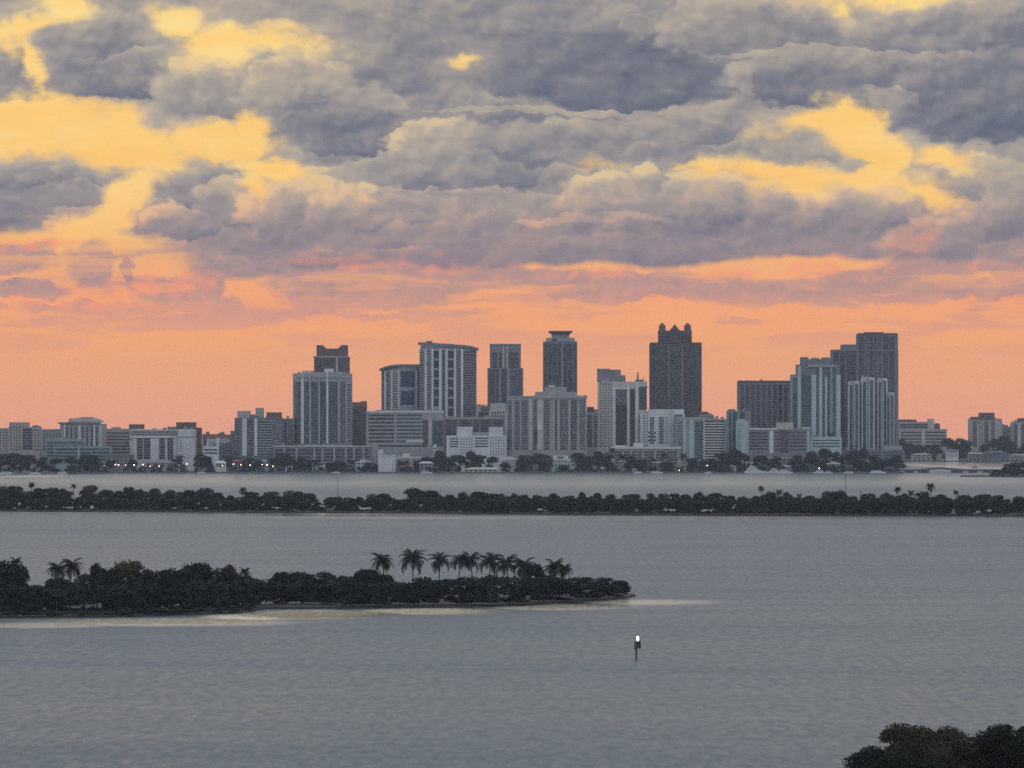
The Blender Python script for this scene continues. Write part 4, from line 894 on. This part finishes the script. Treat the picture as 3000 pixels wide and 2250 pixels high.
# ---- small waterfront buildings
def hip(t, a, b, y0, y1, m, d=12, over=2, name='roof'):
    mb = MB(); xa, xb = X(a, t.Y) - t.xc, X(b, t.Y) - t.xc
    mb.prism([(xa, -over), (xb, -over), (xb, d), (xa, d)], t.z(y1), t.z(y0), 0, [(xa + (xb - xa) * .25, d * .42), (xb - (xb - xa) * .25, d * .42), (xb - (xb - xa) * .25, d * .5), (xa + (xb - xa) * .25, d * .5)])
    mb.build(name, M[m], t.o)
t = Tower('boathouse', 'plain pale boxy building standing right at the water below the office slab', sy(1130) + 6, flat(1108, 1158), 1336, 'white', 14); t.cornice(1107, 1159, 1334, 1337, 'white', .5, 'parapet'); t.win(1150, 1154, 1350, 1380, 'g_grey'); t.top(1112, 1130, 1330, m='grey', d0=3, d1=8)
t = Tower('low_building', 'long low pale building with dark openings beside the boxy waterside building', sy(1200) + 40, flat(1110, 1262), 1342, 'grey', 18); t.cornice(1108, 1264, 1338, 1343, 'white', .8, 'roof_edge'); t.top(1108, 1122, 1318, m='white', d0=1); t.top(1180, 1200, 1329, m='white', d0=1)
for a, b in ((1164, 1176), (1186, 1198), (1212, 1226), (1236, 1250)): t.band(a, b, 1349, 1366, 'g_black', 'opening')
t = Tower('stair_tower', 'slim white tower standing between the office slab and the white low block', sy(1250) + 60, flat(1270, 1278), 1305, 'white', 6); t.top(1271, 1277, 1301, d0=1, d1=5); t.band(1272, 1276, 1312, 1316, 'g_dark')
t = Tower('pavilion', 'long cream waterside pavilion with low roof below the white low block', sy(1410) + 5, flat(1356, 1466), 1375, 'yellow', 8); hip(t, 1352, 1470, 1369, 1375, 'cream', 9, 1.5)
for a in range(1362, 1460, 14): t.band(a, a + 8, 1377, 1381, 'g_dark', 'opening')
t = Tower('house', 'white waterside house in trees left below the centre block', sy(1490) + 18, flat(1473, 1512), 1348, 'white', 12); hip(t, 1470, 1514, 1338, 1348, 'pink', 12); t.wins(1476, 1508, 1349, 1368, 4)
t = Tower('house', 'grey roofed house beside the white waterside house below the centre block', sy(1530) + 30, flat(1516, 1546), 1352, 'grey', 12); hip(t, 1514, 1549, 1344, 1352, 'slate', 12); t.wins(1519, 1544, 1353, 1372, 3)
t = Tower('villa', 'large pale mint villa in dark trees in front of the centre block', sy(1645) + 24, flat(1610, 1686), 1345, 'mint', 14); t.top(1622, 1664, 1335, m='white', d0=1); t.wins(1614, 1682, 1348, 1366, 7, .5); t.cornice(1608, 1688, 1343, 1347, 'white', .8, 'roof_edge'); t.band(1632, 1652, 1338, 1343, 'g_dark')
t = Tower('low_building', 'low dark brown waterside shed right of the boxy waterside building', sy(1200) + 6, flat(1166, 1214), 1368, 'brown', 8); hip(t, 1163, 1217, 1363, 1368, 'redroof', 8, 1); t.wins(1170, 1210, 1369, 1382, 4)
t = Tower('low_building', 'long low grey building behind the moored yachts below the stepped tower', sy(2400) + 50, flat(2345, 2474), 1346, 'slate', 12); t.cornice(2343, 2476, 1340, 1346, 'teal', .8, 'roof_edge'); t.wins(2350, 2470, 1348, 1362, 9)
t = Tower('low_building', 'low pinkish building behind the white yachts below the wide dark slab', sy(2250) + 60, flat(2224, 2320), 1344, 'mauve', 12); t.cornice(2222, 2322, 1339, 1344, 'pink', .8, 'roof_edge'); t.wins(2228, 2316, 1346, 1362, 7)
t = Tower('house', 'small teal roofed house on the water between the villa and the turreted tower', sy(1760) + 6, flat(1742, 1775), 1374, 'slate', 8); hip(t, 1740, 1777, 1368, 1374, 'teal', 8); t.wins(1745, 1772, 1374, 1384, 3)
t = Tower('canopy', 'pale open marquee with arched roof on the shore below the stepped grey block', sy(645) + 8, flat(631, 662), 1357, 'yellow', 8); hip(t, 629, 664, 1350, 1357, 'white', 8, 1)
for a in (634, 643, 652): t.band(a, a + 6, 1359, 1368, 'g_dark', 'opening')
t = Tower('low_building', 'low violet grey building behind the boats at the left shore', sy(300) + 40, flat(310, 392), 1336, 'mauve', 12); t.cornice(308, 394, 1330, 1336, 'slate', .8, 'roof_edge'); t.wins(314, 388, 1340, 1362, 6)
t = Tower('low_building', 'low brown waterfront restaurant with dark openings in front of the framed white block', sy(440) + 14, flat(424, 520), 1356, 'pink', 10); hip(t, 420, 524, 1349, 1356, 'mauve', 10)
for a in range(430, 512, 20): t.band(a, a + 12, 1360, 1369, 'g_dark', 'opening')
for i, (c, w, y, m, tx) in enumerate([(700, 40, 1345, 'slate', 'low dark house in trees below the stepped grey block'), (1020, 50, 1350, 'grey', 'low grey house under trees at the foot of the podium'), (1075, 36, 1347, 'mauve', 'low violet house beside the boxy waterside building'), (1320, 40, 1352, 'slate', 'dark house behind the trees below the white low block'), (1700, 40, 1352, 'mauve', 'violet house in the trees right of the pale mint villa'), (2040, 44, 1356, 'slate', 'dark low house under the balcony striped block'), (2110, 40, 1352, 'grey', 'grey low house in the trees left of the moored white yachts'), (2560, 60, 1352, 'slate', 'dark house at the right foot of the tallest right tower')]):
    t = Tower('house', tx, sy(c) + 20 + i, flat(c - w / 2, c + w / 2), y + 8, m, 10); hip(t, c - w / 2 - 3, c + w / 2 + 3, y, y + 8, ['redroof', 'slate', 'brown', 'grey'][i % 4], 10); t.wins(c - w / 2 + 3, c + w / 2 - 3, y + 10, y + 28, 3)
rh = random.Random(31)
HOUSES = []
c = 560
while c < 2620:
    c += rh.uniform(26, 56)
    if 1096 < c < 1170 or 1350 < c < 1470 or 1600 < c < 1690: continue
    w = rh.uniform(20, 42); y = rh.uniform(1346, 1364); Yh = sy(c) + rh.uniform(8, 70); m = rh.choice(['white', 'cream', 'grey', 'pink', 'mint', 'slate', 'mauve', 'white'])
    t = Tower('house', 'x', Yh, flat(c - w / 2, c + w / 2), y + 5, m, 9)
    rf = rh.choice(['redroof', 'slate', 'grey', 'brown', 'white'])
    if rh.random() < .6: hip(t, c - w / 2 - 2, c + w / 2 + 2, y, y + 5, rf, 9, 1)
    else: t.top(c - w / 4, c + w / 4, y - 2, m=m, d0=1, d1=7); t.cornice(c - w / 2 - 1, c + w / 2 + 1, y + 3, y + 6, 'white', .6, 'roof_edge')
    t.wins(c - w / 2 + 2, c + w / 2 - 2, y + 7, y + 22, 3, .5)
    HOUSES.append((t.o, c, {'white': 'white', 'cream': 'cream', 'grey': 'grey', 'pink': 'pinkish', 'mint': 'pale mint', 'slate': 'dark grey', 'mauve': 'violet grey'}[m]))
# ---- far low shore right: sheds and hedge houses
for i, (c, w, y, m, tx) in enumerate([(2700, 60, 1328, 'grey', 'low grey shed on the far bank of the bright channel, leftmost there'), (2790, 36, 1316, 'white', 'small white house on the far bank in front of the dark trees'), (2860, 50, 1326, 'mauve', 'low violet shed on the far bank under the solitary pinkish tower'), (2920, 60, 1322, 'slate', 'long dark shed on the far bank right of the solitary pinkish tower'), (2985, 60, 1330, 'grey', 'low grey shed on the far bank at the right frame edge')]):
    t = Tower('shed', tx, 8370 + i * 4, flat(c - w / 2, c + w / 2), y + 4, m, 10); hip(t, c - w / 2 - 2, c + w / 2 + 2, y, y + 4, 'slate' if i % 2 else 'pink', 10); t.wins(c - w / 2 + 3, c + w / 2 - 3, y + 5, y + 22, 4)
# ---- boats
def boat(px, Y, wpx, label, hull=HULL, decks=2, group=None, flip=1, mast=0):
    L = wpx / F * Y; B = L * .27; hh = max(L * .12, 1.0)
    o = tag(empty('motor_yacht' if decks > 1 else 'moored_boat', (X(px, Y), Y, gz(Y))), label, 'boat', group)
    def outline(s, z): return [(-.5 * L * flip, -.42 * B * s), (.1 * L * flip, -.5 * B * s), (.36 * L * flip, -.3 * B * s), (.52 * L * flip * (1 if z else .92), 0), (.36 * L * flip, .3 * B * s), (.1 * L * flip, .5 * B * s), (-.5 * L * flip, .42 * B * s)]
    a, b = outline(.8, 0), outline(1, 1)
    if flip < 0: a, b = a[::-1], b[::-1]
    mb = MB(); mb.prism(a, -.4, hh * .9, 0, b); mb.build('hull', hull, o)
    z = hh * .9; x0, x1 = -.42 * L, .22 * L
    for k in range(decks):
        h = max(L * .075, 1.3); mb = MB(); w = B * (.36 - .06 * k)
        xa, xb = (x0, x1) if flip > 0 else (-x1, -x0)
        mb.prism([(xa, -w), (xb, -w), (xb, w), (xa, w)], z, z + h, 0, [(xa + .02 * L, -w * .9), (xb - .05 * L, -w * .9), (xb - .05 * L, w * .9), (xa + .02 * L, w * .9)])
        cb = mb.build('cabin', hull, o)
        mb = MB(); mb.box(xa + .05 * L, xb - .07 * L, -w - .06, w + .06, z + h * .38, z + h * .72); mb.build('window_band', M['g_black'], cb)
        z += h; x0 += .06 * L; x1 -= .12 * L
    if mast:
        mb = MB(); mb.tube([(0, 0, z - .5), (0, 0, z + mast)], [.14, .07], 6); mb.build('mast', STEEL, o)
    return o
for i, (p, w, k, tx) in enumerate([(14, 44, 1, 'low grey cabin boat at the left frame edge of the marina'), (48, 36, 1, 'second grey boat from the left frame edge in the marina'), (75, 38, 2, 'white two deck boat third from the left in the marina'), (103, 34, 1, 'small grey boat in the middle of the left marina'), (128, 36, 2, 'two deck grey boat right of the marina middle'), (152, 34, 1, 'pale cabin boat second from the right end of the marina'), (178, 36, 1, 'grey boat at the right end of the left marina')]):
    boat(p, sy(p) - 14 - 4 * (i % 2), w, tx, HULLG if i % 3 else HULL, k, 'boats moored in the left marina', 1 if i % 2 else -1)
for i, (p, w, k, tx) in enumerate([(2212, 62, 3, 'largest white yacht, leftmost of the row below the wide dark slab'), (2262, 44, 3, 'white yacht in the middle of the row below the wide dark slab'), (2302, 42, 2, 'white yacht at the right end of the row below the wide dark slab')]):
    boat(p, sy(p) - 9, w, tx, HULL, k, 'white yachts moored below the dark slab', 1 if i != 1 else -1)
for i, (p, w, k, tx, mst) in enumerate([(2398, 34, 2, 'bright white motor boat below the pale teal stepped tower', 0), (2428, 24, 1, 'small white boat right of the bright motor boat below the stepped tower', 0), (2485, 30, 1, 'small white boat below the tallest right tower', 0), (2572, 46, 1, 'long low pale boat near the bridge end', 0), (1868, 26, 1, 'small white boat under the trees below the turreted tower', 0), (1925, 34, 1, 'pale launch moored below the white mid rise block', 0), (2074, 22, 1, 'small bright boat under trees below the balcony striped block', 0), (1250, 34, 1, 'small green white launch right of the dark brown shed', 0), (985, 24, 1, 'little pale boat moored below the wide podium', 0), (590, 26, 1, 'small white boat off the seawall left of the marquee', 0), (2856, 20, 1, 'lone dark sailing boat with mast in the bright channel beyond the bridge', 9)]):
    Yb = sy(p) - 8 if p < 2640 else 7000
    boat(p, Yb, w, tx, HULLG if p == 2856 else HULL, k, 'small boats along the waterfront', 1 if i % 2 else -1, mst)
# ---- bridge over the mouth of the bright channel
YB = gY(1385)
br = tag(empty('bridge', (X(2790, YB), YB, gz(YB))), 'low dark arched bridge across the mouth of the bright channel', 'bridge')
bx = lambda p: X(p, YB) - X(2790, YB); bz = lambda q: Z(q, YB) - gz(YB)
def deck_y(p): return 1376.5 - 6.5 * math.exp(-((p - 2752) / 42) ** 2)
ps = list(range(2600, 3061, 10)); mb = MB()
for a, b in zip(ps, ps[1:]):
    mb.prism([(bx(a), -5), (bx(b), -5), (bx(b), 5), (bx(a), 5)], [bz(deck_y(a) + 4.2), bz(deck_y(b) + 4.2)] * 1 + [bz(deck_y(b) + 4.2), bz(deck_y(a) + 4.2)], [bz(deck_y(a)), bz(deck_y(b)), bz(deck_y(b)), bz(deck_y(a))])
mb.build('deck', M['dark'], br)
for a, b in ((2600, 2642), (2652, 2676), (2690, 2722), (2786, 2822), (2838, 2862), (2880, 2900)):
    mb = MB(); m0 = (a + b) / 2
    mb.prism([(bx(a), -4), (bx(b), -4), (bx(b), 4), (bx(a), 4)], -2, bz(deck_y(m0) + 3.5) , 0); mb.build('pier', M['brown'], br)
mb = MB()
for a, b in zip(ps, ps[1:]):
    mb.prism([(bx(a), -5.1), (bx(b), -5.1), (bx(b), -4.9), (bx(a), -4.9)], [bz(deck_y(a)) + .004, bz(deck_y(b)) + .004] + [bz(deck_y(b)) + .004, bz(deck_y(a)) + .004], [bz(deck_y(a) - 1.6), bz(deck_y(b) - 1.6)] + [bz(deck_y(b) - 1.6), bz(deck_y(a) - 1.6)])
mb.build('railing', M['slate'], br)
YI = gY(1397)
mb = MB(); c = [(X(2975, YI) + 62 * math.cos(a * math.pi / 12), YI + 22 + 22 * math.sin(a * math.pi / 12)) for a in range(24)]
mb.prism(c, gz(YI) - 1, gz(YI) + 1.4); tag(mb.build('islet_ground', SOIL), kind='structure')
# ---- lamps along the waterfront
def street_lamp(px, py, dy, label, mat, h=None):
    Y = sy(px) + dy; zb = gz(Y) + 1.2
    o = tag(empty('street_lamp', (X(px, Y), Y, zb)), label, 'lamp', 'lit lamps along the waterfront')
    h = max(Z(py, Y) - zb, 2.5); mb = MB(); mb.tube([(0, 0, -.1), (0, 0, h - .4)], [.16, .09], 6); mb.build('post', STEEL, o)
    mb = MB(); mb.tube([(0, 0, h - .5), (0, 0, h - .3), (0, 0, h), (0, 0, h + .3), (0, 0, h + .5)], [.2, .5, .62, .5, .15], 8); mb.build('lamp_globe', mat, o, True)
for p, q, w, tx in [(338, 1361, 0, 'brightest white lamp, left one of a close pair at the left waterfront'), (347, 1362, 0, 'bright white lamp, right one of the close pair at the left waterfront'), (304, 1363, 0, 'small white lamp left of the bright pair at the left waterfront'), (368, 1363, 1, 'dim warm lamp just right of the bright pair'), (393, 1362, 0, 'white lamp left of the brown waterfront restaurant'), (419, 1361, 0, 'white lamp at the left end of the brown waterfront restaurant'), (440, 1366, 1, 'warm lamp before the brown waterfront restaurant, left one'), (466, 1366, 1, 'warm lamp before the brown waterfront restaurant, right one'), (547, 1359, 0, 'white lamp below the plain white slab tower'), (652, 1364, 1, 'warm lamp beside the pale marquee'), (684, 1360, 0, 'white lamp right of the pale marquee'), (706, 1362, 1, 'warm lamp below the left roof house of the stepped grey block'), (733, 1363, 0, 'white lamp below the middle of the stepped grey block'), (768, 1361, 1, 'warm lamp left of the bright one below the stepped grey block'), (782, 1362, 0, 'bright white lamp at the right end of the left waterfront row'), (800, 1366, 1, 'dim warm lamp at the dark trees right of the left waterfront row'), (2006, 1372, 1, 'dim warm lamp under palms below the white mid rise block'), (2072, 1364, 0, 'bright lamp under the trees below the balcony striped block'), (1990, 1378, 1, 'low warm lamp at the water below the white mid rise block'), (2400, 1372, 0, 'white lamp behind the bright motor boat below the stepped tower')]:
    street_lamp(p, q, 3, tx, LAMPY if w else LAMP)
# ---- trees along the city shore
SH = [(40, 1324, 90), (0, 1330, 70), (85, 1330, 60), (125, 1336, 50), (160, 1340, 50), (210, 1337, 60), (252, 1329, 80), (280, 1340, 46), (322, 1347, 36), (386, 1344, 30), (500, 1345, 30), (528, 1334, 40, 'palm'), (516, 1342, 50), (586, 1326, 50), (604, 1336, 40), (672, 1338, 40), (694, 1340, 44), (726, 1339, 56), (757, 1346, 40),
      (800, 1340, 50), (832, 1325, 76), (880, 1338, 60), (930, 1345, 56), (962, 1353, 56), (1000, 1350, 50), (1040, 1346, 46), (1076, 1352, 36), (1096, 1358, 28), (1180, 1352, 26), (1218, 1356, 28), (1250, 1336, 56), (1286, 1320, 50), (1304, 1336, 50), (1332, 1330, 64), (1380, 1319, 56), (1404, 1332, 50), (1440, 1336, 50), (1480, 1352, 34),
      (1542, 1333, 56), (1572, 1326, 60), (1604, 1331, 50), (1650, 1362, 44), (1700, 1323, 56), (1724, 1336, 50), (1752, 1321, 46), (1786, 1312, 36, 'palm'), (1776, 1326, 50), (1830, 1330, 36, 'palm'), (1850, 1332, 48), (1882, 1342, 44), (1912, 1342, 32), (1944, 1326, 38, 'palm'), (1960, 1350, 46), (2000, 1328, 38, 'palm'), (2032, 1341, 46), (2060, 1346, 44), (2088, 1341, 40),
      (2122, 1323, 66), (2152, 1316, 66), (2182, 1326, 46), (2222, 1331, 54), (2272, 1336, 54), (2332, 1331, 54), (2380, 1320, 56), (2418, 1311, 66), (2452, 1321, 54), (2500, 1316, 56), (2530, 1311, 46), (2562, 1331, 54), (2590, 1344, 60), (2624, 1330, 54), (2346, 1352, 44), (2455, 1354, 40), (2520, 1350, 50), (2545, 1356, 44)]
for e in SH:
    tree(e[0], sy(e[0]) + rt.uniform(10, 34), e[1], e[2] * 1.1, 'shore', e[3] if len(e) > 3 else 'broad')
for e in [(2640, 1282, 40), (2665, 1296, 60), (2700, 1302, 50), (2740, 1300, 60), (2782, 1281, 56), (2810, 1282, 50), (2832, 1290, 40), (2884, 1300, 50), (2912, 1284, 60), (2944, 1274, 56), (2966, 1290, 40), (2670, 1318, 60), (3000, 1300, 50)]:
    tree(e[0], 8440 + rt.uniform(-20, 10), e[1], e[2] * 1.1, 'bank')
for e in [(2950, 1358, 40), (2975, 1352, 46), (3000, 1352, 44), (2925, 1374, 36), (3024, 1350, 50)]:
    tree(e[0], YI + 22, e[1], e[2] * 1.1, 'islet')
px = -20
while px < 2640:
    gap = 1100 < px < 1165 or 2180 < px < 2325 or 1352 < px < 1468 or 2380 < px < 2440 or 330 < px < 356 or 625 < px < 666
    if not gap:
        bush(px, sy(px) + rt.uniform(4, 9), rt.uniform(1364, 1376), rt.uniform(18, 36), 'low dark bush along the city seawall', 'bushes along the city seawall')
    px += rt.uniform(12, 34)
for p in (2915, 2935, 2960, 2985, 3005): bush(p, YI + 8, 1378, 34, 'low bush on the rim of the islet at the right frame edge', 'bushes on the right islet')
# ---- far trees closing the streets behind the blocks
for p in range(-10, 2640, 34):
    tree(p + rt.uniform(-8, 8), 8050 + rt.uniform(-40, 40), rt.uniform(1286, 1302), rt.uniform(34, 52), 'back') if p < 690 or 2040 < p < 2190 or p > 2560 else None
# ---- poles rising over the far island
def pole(px, y0, y1, label, arm=0):
    Y = fy(px) + 30; o = tag(empty('utility_pole', (X(px, Y), Y, gz(Y) + .8)), label, 'pole', 'thin poles on the far island')
    mb = MB(); mb.tube([(0, 0, 0), (0, 0, Z(y0, Y) - gz(Y) - .8)], [.22, .14], 6); mb.build('post', STEEL, o)
    mb = MB(); h = Z(y0, Y) - gz(Y) - 1.6; mb.box(-.2 if arm else -.5, 1.6 if arm else .5, -.1, .1, h - .12, h + .12); mb.build('arm', STEEL, o)
pole(990, 1398, 1470, 'thin tall pole in the open gap of the far island tree line'); pole(2477, 1389, 1450, 'tallest thin pole above the trees of the far island right part'); pole(2520, 1436, 1460, 'short pole with side arm among the far island trees', 1)
# ---- channel marker
Y = gY(1931); k = Y / F
mk = tag(empty('channel_marker', (X(1866, Y), Y, gz(Y))), 'lit channel marker on a dark pile standing alone in open water', 'channel marker')
zz = lambda q: Z(q, Y) - gz(Y); xx = lambda p: (p - 1866) * k
mb = MB(); mb.tube([(xx(1864.5), 0, -3), (xx(1864), 0, zz(1900)), (xx(1866), 0, zz(1879))], [.26, .24, .2], 10); mb.build('pile', STEEL, mk)
BOARD = plain("dark_dayboard", lin(62, 70, 72), .6, .2, .8); BOARD2 = plain("black_dayboard", lin(34, 38, 44), .6, .2, .8)
mb = MB(); mb.prism([(xx(1858), -.35), (xx(1868), -.5), (xx(1868), -.44), (xx(1858), -.29)], zz(1902), zz(1882)); mb.build('dayboard', BOARD, mk)
mb = MB(); mb.prism([(xx(1867), -.5), (xx(1877.5), -.3), (xx(1877.5), -.24), (xx(1867), -.44)], zz(1899), zz(1880)); mb.build('dayboard', BOARD2, mk)
mb = MB(); mb.box(xx(1858.5), xx(1877), -.7, .7, zz(1880.5), zz(1878.5)); pf = mb.build('platform', STEEL, mk)
for p in (1859, 1876.5):
    mb = MB(); mb.tube([(xx(p), -.6, zz(1879)), (xx(p), -.6, zz(1868))], [.035, .035], 5); mb.build('rail_post', STEEL, pf)
mb = MB(); mb.tube([(xx(1868.5), 0, zz(1878)), (xx(1868.5), 0, zz(1876.5)), (xx(1868.5), 0, zz(1870)), (xx(1868.5), 0, zz(1864)), (xx(1868.5), 0, zz(1862.5))], [.18, .26, .33, .25, .12], 12); mb.build('lantern', LAMPM, mk, True)
mb = MB(); mb.tube([(xx(1868.5), 0, zz(1862)), (xx(1868.5), 0, zz(1859.5)), (xx(1868.5), 0, zz(1857.5))], [.62, .5, .08], 10); mb.build('lantern_cap', STEEL, mk)
# ---------------------------------------------------------------- labels for the trees: kind and size, where, and under which landmark
MARK = [(0, 'the left edge'), (70, 'the pinkish stepped block'), (240, 'the domed block'), (350, 'the long plain block'), (450, 'the framed white block'), (545, 'the white slab tower'), (640, 'the red roofed house'), (755, 'the stepped grey block'), (945, 'the tall finned tower'), (1053, 'the reddish brown slab'), (1175, 'the shorter curved tower'), (1310, 'the tall curved tower'), (1480, 'the slim tapering tower'), (1640, 'the flat crowned tower'), (1820, 'the black windowed tower'), (1980, 'the turreted tower'), (2090, 'the balcony striped block'), (2175, 'the mint cylinder tower'), (2250, 'the wide dark slab'), (2390, 'the teal stepped tower'), (2540, 'the tallest right tower'), (2700, 'the terraced brownish block'), (2800, 'the skyline gap'), (2885, 'the solitary pinkish tower'), (3000, 'the right edge')]
ORD = ['first', 'second', 'third', 'fourth', 'fifth', 'sixth', 'seventh', 'eighth', 'ninth', 'tenth', 'eleventh', 'twelfth']
ZONE = dict(far='on the far island', near='on the near island', shore='on the city shore', bank='on the far channel bank', islet='on the right islet', back='behind the blocks')
GRP = dict(far='trees along the far island', near='trees on the near palm island', shore='trees along the city shore', bank='trees on the far bank of the channel', islet='trees on the right islet', back='trees far behind the blocks')
from collections import defaultdict
cnt = defaultdict(list)
for tr in sorted(TREES, key=lambda q: q[1]):
    o, p, w, yt, kind, zone, h = tr
    mk_ = min(MARK, key=lambda m: abs(m[0] - p))[1]
    size = 'broad' if w / h * o.location.y / F > 1.15 else ('tall' if h > (15 if zone == 'far' else 12) else 'small')
    word = 'palm' if kind == 'palm' else ('olive tree' if kind == 'olive' else 'leafy tree')
    cnt[(zone, mk_, size, word)].append(o)
for (zone, mk_, size, word), os_ in cnt.items():
    for i, o in enumerate(os_):
        pre = '' if len(os_) == 1 else ORD[i] + ' from left, '
        tag(o, '%s%s %s %s %s %s' % (pre, size, word, ZONE[zone], 'below' if zone != 'islet' else 'by', mk_), 'palm' if word == 'palm' else 'tree', GRP[zone])
hc = defaultdict(list)
for o, c, word in HOUSES: hc[(min(MARK, key=lambda m: abs(m[0] - c))[1], word)].append(o)
for (mk_, word), os_ in hc.items():
    for i, o in enumerate(os_): tag(o, '%ssmall %s waterfront house among trees below %s' % ('' if len(os_) == 1 else ORD[i] + ' from left, ', word, mk_), 'house', 'small houses along the waterfront')
# ---------------------------------------------------------------- the air between
def haze_box(density):
    me = MB(); me.box(-5400, 5400, -120, 14150, -19, 240)
    m = bpy.data.materials.new("haze"); m.use_nodes = True; T = NT(m.node_tree); T.n.clear()
    out = T.new('ShaderNodeOutputMaterial'); v = T.new('ShaderNodeVolumePrincipled')
    v.inputs['Color'].default_value = (.80, .84, .95, 1); v.inputs['Density'].default_value = density; v.inputs['Anisotropy'].default_value = 0.0
    T.l.new(v.outputs[0], out.inputs['Volume'])
    return tag(me.build('haze', m), kind='stuff')
if HAZE: haze_box(HAZE)
